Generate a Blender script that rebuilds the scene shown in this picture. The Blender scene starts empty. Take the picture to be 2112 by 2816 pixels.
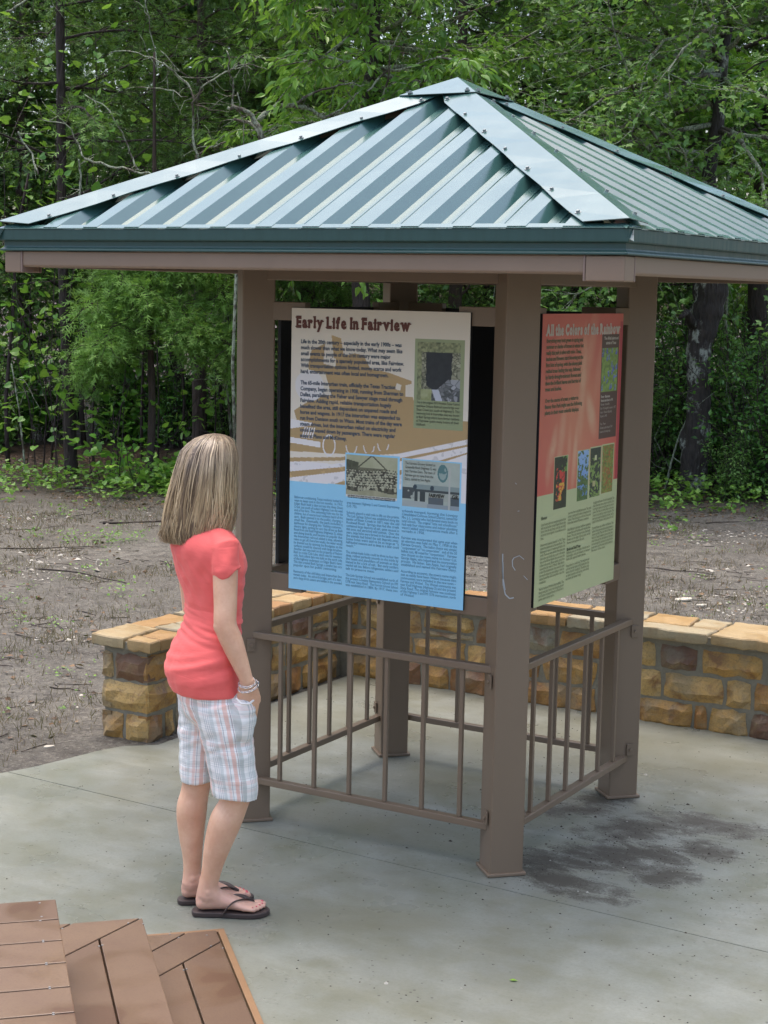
import bpy, bmesh, math, random
import numpy as np
from mathutils import Vector, Matrix, noise as mnoise
R = math.radians
rng = np.random.default_rng(7)
random.seed(11)
scene = bpy.context.scene
COL = scene.collection

# ---------------------------------------------------------------- camera, sky, sun, exposure
YAW, PITCH, ROLL = 0.52711, 0.134376, -0.019896
CAM = np.array([3.063, -5.763, 2.089])
cam = bpy.data.cameras.new("camera")
cam.sensor_fit = 'HORIZONTAL'; cam.sensor_width = 36.0; cam.lens = 4519.5 / 2112 * 36.0
cam.clip_start = 0.05; cam.clip_end = 500
camo = bpy.data.objects.new("camera", cam); COL.objects.link(camo)
ex = Vector((math.cos(YAW), math.sin(YAW), 0)); ey = Vector((-math.sin(YAW), math.cos(YAW), 0))
fwd = ey * math.cos(PITCH) - Vector((0, 0, 1)) * math.sin(PITCH)
up0 = ey * math.sin(PITCH) + Vector((0, 0, 1)) * math.cos(PITCH)
rt = ex * math.cos(ROLL) - up0 * math.sin(ROLL)
up = ex * math.sin(ROLL) + up0 * math.cos(ROLL)
M = Matrix((rt, up, -fwd)).transposed().to_4x4(); M.translation = Vector(CAM)
camo.matrix_world = M
scene.camera = camo

world = bpy.data.worlds.new("World"); scene.world = world; world.use_nodes = True
wn = world.node_tree
bg = wn.nodes['Background']
sky = wn.nodes.new('ShaderNodeTexSky'); sky.sky_type = 'NISHITA'; sky.sun_disc = False
SUN_EL, SUN_AZ = R(79), R(300)      # azimuth measured clockwise from +Y
sky.sun_elevation = SUN_EL; sky.sun_rotation = SUN_AZ
sky.air_density = 1.0; sky.dust_density = 5.0; sky.ozone_density = 0.3
wn.links.new(sky.outputs[0], bg.inputs[0]); bg.inputs[1].default_value = 0.15
sun = bpy.data.lights.new("sun", 'SUN'); sun.energy = 0.6; sun.angle = R(60); sun.color = (1, .97, .92)
suno = bpy.data.objects.new("sun", sun); COL.objects.link(suno)
sd = Vector((math.sin(SUN_AZ) * math.cos(SUN_EL), math.cos(SUN_AZ) * math.cos(SUN_EL), math.sin(SUN_EL)))
suno.rotation_euler = sd.to_track_quat('Z', 'Y').to_euler(); suno.location = (0, 0, 20)
scene.view_settings.view_transform = 'Standard'; scene.view_settings.look = 'None'
scene.view_settings.gamma = 1.0
scene.view_settings.exposure = 1.4
scene.cycles.max_bounces = 8; scene.cycles.transparent_max_bounces = 8
scene.cycles.use_denoising = True

# ---------------------------------------------------------------- helpers
def spot(px, depth, z=0.0):
    """ground place seen at column px of the photograph, at a given distance into the scene"""
    u = (px - 1056) / 4519.5 * depth
    p = Vector(CAM) + ex * u + ey * depth
    return Vector((p.x, p.y, z))

def rotm(a):
    c, s = math.cos(a), math.sin(a)
    return np.array([[c, -s, 0], [s, c, 0], [0, 0, 1.]])

class MB:
    """collects vertices and faces of ONE mesh (with a tint per face)"""
    def __init__(s): s.v = []; s.f = []; s.t = []; s.m = []; s.n = 0
    def add(s, verts, faces, tint=0.5, mat=0):
        verts = np.asarray(verts, float).reshape(-1, 3)
        s.v.append(verts)
        for k, f in enumerate(faces):
            s.f.append([i + s.n for i in f]); s.m.append(mat)
            s.t.append(tint[k] if isinstance(tint, (list, np.ndarray)) else tint)
        s.n += len(verts); return s
    def box(s, c, d, M3=None, tint=0.5, mat=0):
        x, y, z = np.array(d) / 2.
        v = np.array([[i, j, k] for i in (-x, x) for j in (-y, y) for k in (-z, z)])
        if M3 is not None: v = v @ np.asarray(M3).T
        v = v + np.array(c)
        return s.add(v, [(0, 1, 3, 2), (4, 6, 7, 5), (0, 4, 5, 1), (2, 3, 7, 6), (0, 2, 6, 4), (1, 5, 7, 3)], tint, mat)
    def tube(s, pts, rad, n=8, ref=None, caps=True, tint=0.5, mat=0):
        pts = np.asarray(pts, float); m = len(pts)
        tan = np.gradient(pts, axis=0); tan /= np.linalg.norm(tan, axis=1)[:, None] + 1e-12
        if ref is None: ref = np.array([0.31, 0.95, 0.05]) if abs(tan[0][2]) > .6 else np.array([0, 0, 1.])
        ref = np.asarray(ref, float); a = ref - tan[0] * (ref @ tan[0]); a /= np.linalg.norm(a)
        V = []; ang = np.arange(n) * 2 * math.pi / n
        for i in range(m):
            a = a - tan[i] * (a @ tan[i]); a /= np.linalg.norm(a) + 1e-12
            b = np.cross(tan[i], a); r = rad[i] if hasattr(rad, '__len__') else rad
            ra, rb = (r if hasattr(r, '__len__') else (r, r))
            V.append(pts[i] + np.outer(np.cos(ang) * ra, a) + np.outer(np.sin(ang) * rb, b))
        V = np.concatenate(V); F = []
        for i in range(m - 1):
            for j in range(n):
                k = (j + 1) % n
                F.append((i * n + j, i * n + k, (i + 1) * n + k, (i + 1) * n + j))
        if caps:
            F.append(tuple(range(n - 1, -1, -1))); F.append(tuple((m - 1) * n + j for j in range(n)))
        return s.add(V, F, tint, mat)
    def rings(s, rings, tint=0.5, mat=0, caps=True):
        n = len(rings[0]); m = len(rings); F = []
        for i in range(m - 1):
            for j in range(n):
                k = (j + 1) % n
                F.append((i * n + j, i * n + k, (i + 1) * n + k, (i + 1) * n + j))
        if caps:
            F.append(tuple(range(n - 1, -1, -1))); F.append(tuple((m - 1) * n + j for j in range(n)))
        return s.add(np.concatenate(rings), F, tint, mat)
    def prism(s, poly, z0, z1, tint=0.5, mat=0):
        n = len(poly); v = [(p[0], p[1], z0) for p in poly] + [(p[0], p[1], z1) for p in poly]
        F = [tuple(range(n - 1, -1, -1)), tuple(range(n, 2 * n))] + [(i, (i + 1) % n, (i + 1) % n + n, i + n) for i in range(n)]
        return s.add(v, F, tint, mat)
    def ell(s, c, r, M3=None, n=14, m=9, tint=0.5, mat=0):
        ph = np.linspace(-math.pi / 2 + .05, math.pi / 2 - .05, m); th = np.arange(n) * 2 * math.pi / n
        rr = []
        for p in ph:
            q = np.stack([np.cos(th) * math.cos(p) * r[0], np.sin(th) * math.cos(p) * r[1], np.full(n, math.sin(p) * r[2])], 1)
            if M3 is not None: q = q @ np.asarray(M3).T
            rr.append(q + np.array(c))
        return s.rings(rr, tint, mat)
    def build(s, name, mats, parent=None, smooth=False, loc=None):
        me = bpy.data.meshes.new(name)
        V = np.concatenate(s.v) if s.v else np.zeros((0, 3))
        fast_mesh(me, V, s.f)
        if not isinstance(mats, (list, tuple)): mats = [mats]
        for q in mats: me.materials.append(q)
        if any(s.m): me.polygons.foreach_set('material_index', np.array(s.m, np.int32))
        t = np.array(s.t, float)
        if t.ndim == 2:
            at = me.attributes.new('col', 'FLOAT_COLOR', 'FACE')
            at.data.foreach_set('color', np.concatenate([t[:, :3], np.ones((len(t), 1))], 1).ravel())
        else:
            at = me.attributes.new('tint', 'FLOAT', 'FACE'); at.data.foreach_set('value', t)
        if smooth: me.polygons.foreach_set('use_smooth', np.ones(len(me.polygons), bool))
        me.update()
        return link(name, me, parent, loc)

def fast_mesh(me, V, faces):
    if isinstance(faces, np.ndarray):
        nf, k = faces.shape; loops = faces.ravel(); starts = np.arange(nf) * k; tot = np.full(nf, k)
    else:
        tot = np.array([len(f) for f in faces]); loops = np.array([i for f in faces for i in f]); starts = np.concatenate([[0], np.cumsum(tot)[:-1]]) if len(tot) else np.array([])
    me.vertices.add(len(V)); me.vertices.foreach_set('co', np.asarray(V, np.float32).ravel())
    me.loops.add(len(loops)); me.loops.foreach_set('vertex_index', loops.astype(np.int32))
    me.polygons.add(len(tot)); me.polygons.foreach_set('loop_start', starts.astype(np.int32))
    me.polygons.foreach_set('use_smooth', np.zeros(len(tot), bool))
    me.update(calc_edges=True); me.validate()

def array_mesh(name, V, F, mat, parent=None, tint=None, smooth=False, loc=None):
    """one mesh straight from arrays; F is (n,3) or (n,4)"""
    me = bpy.data.meshes.new(name); fast_mesh(me, V, F); me.materials.append(mat)
    if tint is not None and len(tint) == len(me.polygons):
        at = me.attributes.new('tint', 'FLOAT', 'FACE'); at.data.foreach_set('value', np.asarray(tint, np.float32))
    if smooth: me.polygons.foreach_set('use_smooth', np.ones(len(me.polygons), bool))
    return link(name, me, parent, loc)

def link(name, me, parent=None, loc=None):
    o = bpy.data.objects.new(name, me); COL.objects.link(o)
    if parent is not None: o.parent = parent
    if loc is not None: o.location = loc
    return o

def tag(o, label=None, cat=None, group=None, kind=None):
    if label: o['label'] = label
    if cat: o['category'] = cat
    if group: o['group'] = group
    if kind: o['kind'] = kind
    return o

def empty(name, loc=(0, 0, 0), rz=0.0):
    o = bpy.data.objects.new(name, None); COL.objects.link(o); o.location = loc; o.rotation_euler = (0, 0, rz)
    o.empty_display_size = .1; return o

def copy_tree(o, parent=None):
    c = o.copy(); COL.objects.link(c); c.parent = parent
    for ch in list(o.children): copy_tree(ch, c)
    return c

def bevel(o, w=.003, seg=2, ang=30):
    b = o.modifiers.new('bevel', 'BEVEL'); b.width = w; b.segments = seg; b.limit_method = 'ANGLE'; b.angle_limit = R(ang)
    return o

def bake(o):
    """apply the modifiers of o without operators"""
    dg = bpy.context.evaluated_depsgraph_get(); e = o.evaluated_get(dg)
    me = bpy.data.meshes.new_from_object(e); old = o.data; o.modifiers.clear(); o.data = me
    return o

def clip(poly, n, d):
    """keep the side n.p <= d of a convex 2-D polygon"""
    out = []
    for i in range(len(poly)):
        a, b = poly[i], poly[(i + 1) % len(poly)]
        da = n[0] * a[0] + n[1] * a[1] - d; db = n[0] * b[0] + n[1] * b[1] - d
        if da <= 0: out.append(a)
        if da * db < 0:
            t = da / (da - db); out.append((a[0] + t * (b[0] - a[0]), a[1] + t * (b[1] - a[1])))
    return out

def split(polys, n, d, gap=.004):
    out = []
    for p in polys:
        for q in (clip(p, n, d - gap / 2), clip(p, (-n[0], -n[1]), -d - gap / 2)):
            if len(q) >= 3: out.append(q)
    return out

def grow(o, mats, vox, smooth=2):
    """fuse overlapping closed shells into one continuous skin"""
    m = o.modifiers.new('r', 'REMESH'); m.mode = 'VOXEL'; m.voxel_size = vox; m.use_smooth_shade = True
    if smooth:
        q = o.modifiers.new('s', 'SMOOTH'); q.factor = .5; q.iterations = smooth
    bake(o); o.data.materials.clear()
    for k in (mats if isinstance(mats, (list, tuple)) else [mats]): o.data.materials.append(k)
    o.data.polygons.foreach_set('use_smooth', np.ones(len(o.data.polygons), bool))
    return o

# ---------------------------------------------------------------- node helpers / materials
class NT:
    def __init__(s, name):
        s.mat = bpy.data.materials.new(name); s.mat.use_nodes = True; s.nt = s.mat.node_tree; s.b = s.nt.nodes['Principled BSDF']
        s.tc = None
    def n(s, t, **kw):
        q = s.nt.nodes.new(t)
        for k, v in kw.items():
            if k.startswith('i_'):
                key = k[2:]; key = int(key) if key.isdigit() else key
                if hasattr(v, 'is_output') or isinstance(v, bpy.types.NodeSocket): s.nt.links.new(v, q.inputs[key])
                else: q.inputs[key].default_value = v
            else: setattr(q, k, v)
        return q
    def L(s, a, b): s.nt.links.new(a, b)
    def coord(s, kind='Object'):
        if s.tc is None: s.tc = s.n('ShaderNodeTexCoord')
        return s.tc.outputs[kind]
    def mapped(s, vec, scale=(1, 1, 1), rot=(0, 0, 0), loc=(0, 0, 0)):
        m = s.n('ShaderNodeMapping'); s.L(vec, m.inputs['Vector']); m.inputs['Scale'].default_value = scale; m.inputs['Rotation'].default_value = rot; m.inputs['Location'].default_value = loc
        return m.outputs[0]
    def noise(s, vec, scale, detail=4, rough=.55, dist=0.0):
        q = s.n('ShaderNodeTexNoise'); s.L(vec, q.inputs['Vector']); q.inputs['Scale'].default_value = scale
        q.inputs['Detail'].default_value = detail; q.inputs['Roughness'].default_value = rough; q.inputs['Distortion'].default_value = dist
        return q.outputs['Fac']
    def vor(s, vec, scale, feature='F1', out='Distance', rand=1.0):
        q = s.n('ShaderNodeTexVoronoi'); q.feature = feature; s.L(vec, q.inputs['Vector']); q.inputs['Scale'].default_value = scale; q.inputs['Randomness'].default_value = rand
        return q.outputs[out]
    def ramp(s, fac, stops, interp='LINEAR'):
        q = s.n('ShaderNodeValToRGB'); s.L(fac, q.inputs[0]); cr = q.color_ramp; cr.interpolation = interp
        while len(cr.elements) < len(stops): cr.elements.new(.5)
        for e, (p, c) in zip(cr.elements, stops):
            e.position = p; e.color = (*c, 1) if hasattr(c, '__len__') else (c, c, c, 1)
        return q.outputs[0]
    def mix(s, f, a, b, mode='MIX'):
        q = s.n('ShaderNodeMix', data_type='RGBA', blend_type=mode)
        for sock, v in ((q.inputs[0], f), (q.inputs[6], a), (q.inputs[7], b)):
            if isinstance(v, bpy.types.NodeSocket): s.L(v, sock)
            elif hasattr(v, '__len__'): sock.default_value = (*v, 1) if len(v) == 3 else v
            else: sock.default_value = v
        return q.outputs[2]
    def math(s, op, a, b=None, c=None, clamp=False):
        q = s.n('ShaderNodeMath', operation=op, use_clamp=clamp)
        for i, v in enumerate((a, b, c)):
            if v is None: continue
            if isinstance(v, bpy.types.NodeSocket): s.L(v, q.inputs[i])
            else: q.inputs[i].default_value = v
        return q.outputs[0]
    def attr(s, name, out='Fac'):
        q = s.n('ShaderNodeAttribute'); q.attribute_name = name; return q.outputs[out]
    def bump(s, h, strength=.3, dist=.01):
        q = s.n('ShaderNodeBump'); q.inputs['Strength'].default_value = strength; q.inputs['Distance'].default_value = dist
        s.L(h, q.inputs['Height']); s.L(q.outputs[0], s.b.inputs['Normal']); return s
    def col(s, c):
        if isinstance(c, bpy.types.NodeSocket): s.L(c, s.b.inputs['Base Color'])
        else: s.b.inputs['Base Color'].default_value = (*c, 1)
        return s
    def rough(s, r):
        if isinstance(r, bpy.types.NodeSocket): s.L(r, s.b.inputs['Roughness'])
        else: s.b.inputs['Roughness'].default_value = r
        return s
    def set(s, **kw):
        for k, v in kw.items(): s.b.inputs[k.replace('_', ' ')].default_value = v
        return s

MAT = {}
def mk_paint(name, c, rough=.42, var=.06, bump=.05, spec=.5, coat=0.0):
    t = NT(name); o = t.coord(); n = t.noise(t.mapped(o, (1, 1, .35)), 9, 5); f = t.noise(o, 260, 2)
    a = t.mix(n, tuple(x * (1 - var * 2) for x in c), tuple(min(1, x * (1 + var * 2)) for x in c))
    t.col(a).rough(t.math('MULTIPLY_ADD', n, .18, rough - .09)); t.bump(f, bump, .002)
    t.b.inputs['Specular IOR Level'].default_value = spec
    t.b.inputs['Coat Weight'].default_value = coat; t.b.inputs['Coat Roughness'].default_value = .18
    MAT[name] = t.mat; return t.mat
BROWN = (.208, .148, .098)
mk_paint('brown_paint', BROWN, .42, .04)
mk_paint('eave_brown_paint', (.24, .168, .118), .4, .05)
mk_paint('dark_metal', (.03, .035, .035), .4)
mk_paint('bolt_steel', (.22, .25, .24), .35)
mk_paint('sign_back', (.009, .009, .012), .55)
mk_paint('stub_light', (.235, .165, .135), .42, .03)

def mk_green():
    t = NT('green_roof_metal'); o = t.coord()
    n = t.noise(t.mapped(o, (1, 1, 1)), 4.5, 6, .6); s = t.vor(o, 60)
    spots = t.ramp(s, [(0.0, 1.0), (.09, 1.0), (.14, 0.0)])
    spots = t.math('MULTIPLY', spots, t.ramp(t.noise(o, 13, 2), [(.55, 0.0), (.62, 1.0)]))
    c = t.mix(n, (.035, .10, .092), (.06, .14, .13))
    c = t.mix(t.math('MULTIPLY', spots, .4), c, (.02, .04, .04))
    t.col(c).rough(t.ramp(n, [(.3, .16), (.75, .28)]))
    t.bump(t.noise(o, 3.0, 3), .12, .01)
    t.set(IOR=2.15)
    MAT['green'] = t.mat
    t = NT('green_fascia_metal'); o = t.coord(); v = t.noise(t.mapped(o, (14, 14, 1.3)), 3.5, 5, .6)
    t.col(t.mix(v, (.014, .048, .043), (.028, .080, .072))).rough(t.ramp(v, [(.3, .3), (.7, .5)])); t.bump(t.noise(o, 3, 2), .06, .01)
    MAT['fascia'] = t.mat
mk_green()

def mk_concrete():
    t = NT('wet_concrete'); o = t.coord()
    big = t.noise(o, 1.1, 6, .6, .6); mid = t.noise(o, 5.5, 6, .62); fine = t.noise(o, 75, 5, .8); brush = t.noise(t.mapped(o, (3, 40, 1), (0, 0, .5)), 3, 3)
    c = t.mix(t.ramp(big, [(.3, 0.0), (.7, 1.0)]), (.172, .182, .155), (.262, .274, .238))
    c = t.mix(t.math('MULTIPLY', t.ramp(mid, [(.35, 1.0), (.6, 0.0)]), .6), c, (.155, .155, .105))
    c = t.mix(t.math('MULTIPLY', t.ramp(t.noise(t.mapped(o, (1, 3.2, 1), (0, 0, .4)), 2.6, 6, .65, .4), [(.5, 0.0), (.68, 1.0)]), .16), c, (.40, .41, .36))
    c = t.mix(t.math('MULTIPLY', t.ramp(fine, [(.3, 1.0), (.55, 0.0)]), .38), c, (.12, .118, .09))
    # scattered soil washed over the slab beside the right front post, and thinner films inside the kiosk
    sep = t.n('ShaderNodeSeparateXYZ'); t.L(o, sep.inputs[0]); X, Y = sep.outputs[0], sep.outputs[1]
    def blob(cx, cy, rx, ry, a):
        ca, sa = math.cos(a), math.sin(a)
        dx = t.math('SUBTRACT', X, cx); dy = t.math('SUBTRACT', Y, cy)
        u = t.math('MULTIPLY', t.math('ADD', t.math('MULTIPLY', dx, ca), t.math('MULTIPLY', dy, sa)), 1 / rx)
        v = t.math('MULTIPLY', t.math('SUBTRACT', t.math('MULTIPLY', dy, ca), t.math('MULTIPLY', dx, sa)), 1 / ry)
        r2 = t.math('ADD', t.math('POWER', u, 2.0), t.math('POWER', v, 2.0)) if False else t.math('ADD', t.math('MULTIPLY', u, u), t.math('MULTIPLY', v, v))
        return t.math('SUBTRACT', 1.0, t.math('SQRT', r2), clamp=True)
    m = None
    for b in [(.86, -.17, .42, .24, .9), (.80, -.54, .34, .14, -.15), (.66, -.42, .20, .26, .2), (1.06, -.26, .16, .2, .6), (.80, .16, .32, .18, .9), (1.02, .37, .34, .16, .1), (.54, .44, .18, .14, .5), (1.1, .05, .22, .16, .3), (.50, .25, .2, .12, .8)]:
        q = blob(*b); m = q if m is None else t.math('MAXIMUM', m, q)
    patt = t.noise(t.mapped(o, (1, 1.6, 1), (0, 0, .5)), 7, 6, .68, .5)
    grain = t.noise(o, 110, 4, .85)
    near = t.ramp(m, [(0.0, 0.0), (.12, 1.0)])
    dirt = t.ramp(t.math('ADD', t.math('ADD', t.math('MULTIPLY', m, .72), t.math('MULTIPLY_ADD', patt, 2.2, -1.1)), t.math('MULTIPLY_ADD', grain, 1.3, -.65)), [(.05, 0.0), (.28, .6), (.6, 1.0)])
    dirt = t.math('MULTIPLY', dirt, near)
    film = None
    for b in [(.1, -.35, .7, .28, .1), (.0, .3, .6, .3, .3), (.2, 1.1, 1.0, .6, .2), (-.9, .9, .7, .4, .2), (.9, 1.2, .8, .3, .1), (.35, -1.25, .5, .18, .5)]:
        q = blob(*b); film = q if film is None else t.math('MAXIMUM', film, q)
    film = t.math('MULTIPLY', t.ramp(t.math('ADD', film, t.math('MULTIPLY_ADD', mid, .9, -.45)), [(.2, 0.0), (.6, 1.0)]), .5)
    c = t.mix(film, c, (.16, .155, .105))
    c = t.mix(dirt, c, (.058, .052, .038))
    specks = t.math('MULTIPLY', t.ramp(t.vor(o, 30), [(.0, 1.0), (.10, 1.0), (.16, 0.0)]), t.ramp(t.noise(o, 4, 4), [(.42, 0.0), (.55, 1.0)]))
    c = t.mix(t.math('MULTIPLY', specks, .75), c, (.06, .055, .045))
    t.col(c)
    wet = t.ramp(t.noise(o, 1.7, 5, .6), [(.35, .22), (.62, .5)])
    t.rough(t.math('ADD', wet, t.math('MULTIPLY', dirt, .3)))
    t.b.inputs['Specular IOR Level'].default_value = .5
    t.bump(t.math('ADD', t.math('MULTIPLY', fine, .5), t.math('ADD', t.math('MULTIPLY', brush, .25), t.math('MULTIPLY', dirt, .6))), .18, .004)
    MAT['concrete'] = t.mat
mk_concrete()

def mk_soil():
    t = NT('bare_soil'); o = t.coord()
    big = t.noise(o, .8, 6, .6, .4); mid = t.noise(o, 7, 8, .78); fine = t.noise(o, 48, 6, .85)
    c = t.mix(t.ramp(big, [(.3, 0.0), (.7, 1.0)]), (.095, .086, .068), (.205, .188, .155))
    c = t.mix(t.ramp(mid, [(.40, .9), (.56, 0.0)]), c, (.062, .050, .038))
    c = t.mix(t.ramp(fine, [(.52, 0.0), (.62, .8)]), c, (.30, .275, .23))
    c = t.mix(t.ramp(t.noise(o, 38, 5, .8), [(.36, .85), (.47, 0.0)]), c, (.035, .028, .022))
    # leaf litter takes over beneath the trees
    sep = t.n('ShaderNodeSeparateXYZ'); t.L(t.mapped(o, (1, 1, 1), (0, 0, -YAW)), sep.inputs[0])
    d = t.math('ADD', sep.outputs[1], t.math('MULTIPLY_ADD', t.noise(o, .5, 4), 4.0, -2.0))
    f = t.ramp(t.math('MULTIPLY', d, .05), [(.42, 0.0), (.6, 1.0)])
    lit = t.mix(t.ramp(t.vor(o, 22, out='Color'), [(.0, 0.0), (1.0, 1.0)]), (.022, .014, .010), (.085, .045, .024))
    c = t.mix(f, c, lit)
    t.col(c).rough(t.ramp(mid, [(.35, .42), (.6, .85)]))
    t.bump(t.math('ADD', t.math('MULTIPLY', fine, .6), mid), .9, .03)
    MAT['soil'] = t.mat
mk_soil()

def mk_leaf(name, dark, mid, light, rough=.4, trans=.35, nscale=1.2):
    t = NT(name); o = t.coord()
    f = t.attr('tint'); n = t.noise(o, nscale, 3)
    dark, mid, light = [tuple(x * 1.3 for x in q) for q in (dark, mid, light)]
    f = t.math('ADD', t.math('MULTIPLY', f, .75), t.math('MULTIPLY_ADD', n, .8, -.27), clamp=True)
    c = t.ramp(f, [(.05, dark), (.5, mid), (.97, light)])
    t.col(c).rough(rough); t.b.inputs['Specular IOR Level'].default_value = .55
    tr = t.n('ShaderNodeBsdfTranslucent'); t.L(t.mix(.35, c, (.25, .4, .03)), tr.inputs[0])
    mx = t.n('ShaderNodeMixShader'); mx.inputs[0].default_value = trans
    out = t.nt.nodes['Material Output']
    t.L(t.b.outputs[0], mx.inputs[1]); t.L(tr.outputs[0], mx.inputs[2]); t.L(mx.outputs[0], out.inputs[0])
    MAT[name] = t.mat
mk_leaf('cedar_leaf', (.022, .055, .012), (.062, .145, .028), (.14, .27, .05), .6, .3)
mk_leaf('cedar_bright', (.06, .13, .02), (.15, .28, .05), (.24, .42, .09), .6, .35)
mk_leaf('elm_leaf', (.04, .10, .018), (.12, .26, .04), (.26, .44, .085), .33, .45)
mk_leaf('oak_leaf', (.04, .10, .022), (.105, .225, .05), (.23, .38, .10), .36, .45)
mk_leaf('vine_leaf', (.03, .10, .016), (.09, .24, .03), (.26, .42, .06), .28, .4)
mk_leaf('shrub_leaf', (.026, .08, .018), (.07, .19, .04), (.17, .32, .08), .27, .35)
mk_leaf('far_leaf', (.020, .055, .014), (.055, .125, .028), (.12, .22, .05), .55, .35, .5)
mk_leaf('weed_leaf', (.05, .12, .02), (.12, .25, .035), (.24, .38, .07), .4, .35)
mk_leaf('dead_grass', (.06, .042, .025), (.11, .08, .048), (.19, .145, .09), .8, .2)
mk_leaf('litter_leaf', (.03, .018, .012), (.09, .048, .025), (.20, .12, .06), .7, .1)

def mk_bark(name, a, b, lich, amt):
    t = NT(name); o = t.coord()
    n = t.noise(t.mapped(o, (1, 1, .22)), 26, 6, .7); g = t.vor(t.mapped(o, (1, 1, .25)), 34)
    c = t.mix(t.ramp(n, [(.3, 0.0), (.72, 1.0)]), a, b)
    l = t.noise(t.mapped(o, (1, 1, .7)), 5.5, 5, .62); l2 = t.noise(t.mapped(o, (1, 1, .4)), 60, 3, .7)
    m = t.math('MULTIPLY', t.ramp(l, [(1 - amt, 0.0), (1 - amt + .07, 1.0)]), t.ramp(l2, [(.38, 0.0), (.5, 1.0)]))
    c = t.mix(m, c, lich)
    t.col(c).rough(.75); t.bump(t.math('ADD', g, n), .9, .02); MAT[name] = t.mat
mk_bark('dark_bark', (.018, .012, .010), (.058, .040, .032), (.22, .25, .2), .30)
mk_bark('oak_bark', (.016, .012, .011), (.055, .043, .036), (.34, .36, .31), .46)
mk_bark('cedar_bark', (.03, .02, .016), (.085, .055, .04), (.16, .15, .12), .28)
mk_bark('lichen_twig', (.045, .035, .025), (.12, .1, .07), (.30, .34, .24), .56)

def mk_stone():
    t = NT('sandstone'); o = t.coord(); f = t.attr('tint')
    n = t.noise(o, 9, 6, .62, .5); st = t.noise(t.mapped(o, (1, 1, 5)), 12, 4, .6); fine = t.noise(o, 90, 4, .7)
    c = t.ramp(f, [(.0, (.115, .06, .042)), (.13, (.17, .085, .045)), (.22, (.34, .16, .042)), (.5, (.46, .26, .07)), (.72, (.52, .34, .12)), (.84, (.26, .24, .175)), (1.0, (.46, .36, .19))])
    c = t.mix(t.ramp(n, [(.36, .8), (.50, 0.0)]), c, (.20, .085, .03), 'MIX')
    c = t.mix(t.ramp(t.noise(o, 4, 5, .6), [(.52, 0.0), (.62, .55)]), c, (.23, .20, .135))
    c = t.mix(t.ramp(n, [(.55, 0.0), (.75, .45)]), c, (.52, .40, .20))
    c = t.mix(t.ramp(st, [(.5, 0.0), (.7, .3)]), c, (.22, .185, .12))
    c = t.mix(t.ramp(fine, [(.3, .5), (.5, 0.0)]), c, (.12, .075, .035))
    t.col(c).rough(t.ramp(n, [(.3, .4), (.7, .75)])); t.bump(t.math('ADD', t.math('MULTIPLY', fine, .35), n), .6, .015)
    MAT['stone'] = t.mat
    t = NT('cap_sandstone'); o = t.coord(); f = t.attr('tint'); n = t.noise(o, 7, 6, .62, .5); fine = t.noise(o, 90, 4, .7)
    c = t.ramp(f, [(0, (.30, .15, .055)), (.4, (.37, .235, .095)), (.75, (.38, .285, .15)), (1, (.31, .285, .20))])
    c = t.mix(t.ramp(n, [(.35, .5), (.55, 0.0)]), c, (.30, .17, .06)); c = t.mix(t.ramp(fine, [(.3, .4), (.5, 0.0)]), c, (.2, .14, .08))
    t.col(c).rough(t.ramp(n, [(.3, .3), (.7, .6)])); t.bump(t.math('ADD', t.math('MULTIPLY', fine, .3), n), .4, .01)
    MAT['cap'] = t.mat
    t = NT('mortar'); o = t.coord(); n = t.noise(o, 30, 5, .7)
    t.col(t.mix(n, (.15, .13, .09), (.30, .27, .20))).rough(.85); t.bump(n, .6, .01); MAT['mortar'] = t.mat
mk_stone()

def mk_deck():
    t = NT('composite_board'); o = t.coord(); n = t.noise(o, 3, 5, .6, .8); g = t.noise(t.mapped(o, (1, 1, 1)), 150, 3, .7); w = t.noise(o, 2.2, 2, .5, 1.5)
    f = t.attr('tint')
    c = t.mix(f, (.125, .077, .046), (.165, .106, .064))
    c = t.mix(t.ramp(n, [(.35, .35), (.6, 0.0)]), c, (.095, .052, .034)); c = t.mix(t.ramp(g, [(.35, .45), (.5, 0.0)]), c, (.10, .055, .035))
    c = t.mix(t.ramp(w, [(.62, 0.0), (.635, .5)]), c, (.095, .048, .03))
    t.col(c).rough(t.ramp(w, [(.5, .5), (.6, .3)])); t.bump(g, .12, .002); MAT['deck'] = t.mat
    t = NT('orange_edge_board'); o = t.coord(); n = t.noise(t.mapped(o, (1, 1, 1), (0, 0, R(45))), 25, 4)
    t.col(t.mix(n, (.20, .112, .058), (.29, .17, .085))).rough(.5); t.bump(n, .2, .002); MAT['edge'] = t.mat
mk_deck()

def simple(name, c, rough=.6, **kw):
    t = NT(name); o = t.coord(); n = t.noise(o, 14, 4); t.col(t.mix(n, tuple(x * .9 for x in c), tuple(min(1, x * 1.08) for x in c))).rough(rough); t.set(**kw); MAT[name] = t.mat; return t.mat
simple('scratch_white', (.42, .44, .45), .6)
simple('void_dark', (.012, .010, .009), .9)
simple('limestone_chip', (.48, .44, .36), .8)
simple('print_black', (.03, .03, .035), .6)
simple('title_maroon', (.12, .03, .018), .5)
simple('title_pale', (.58, .50, .43), .5)
simple('text_dark_blue', (.07, .10, .14), .6)
simple('text_mid_blue', (.09, .25, .38), .6)
simple('text_olive', (.12, .14, .07), .6)
simple('screw_grey', (.22, .21, .2), .6)
simple('text_dark', (.05, .048, .035), .6)
simple('text_pale', (.5, .45, .38), .6)
t = NT('poster_print'); t.col(t.attr('col', 'Color')).rough(.42); MAT['poster'] = t.mat
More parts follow.
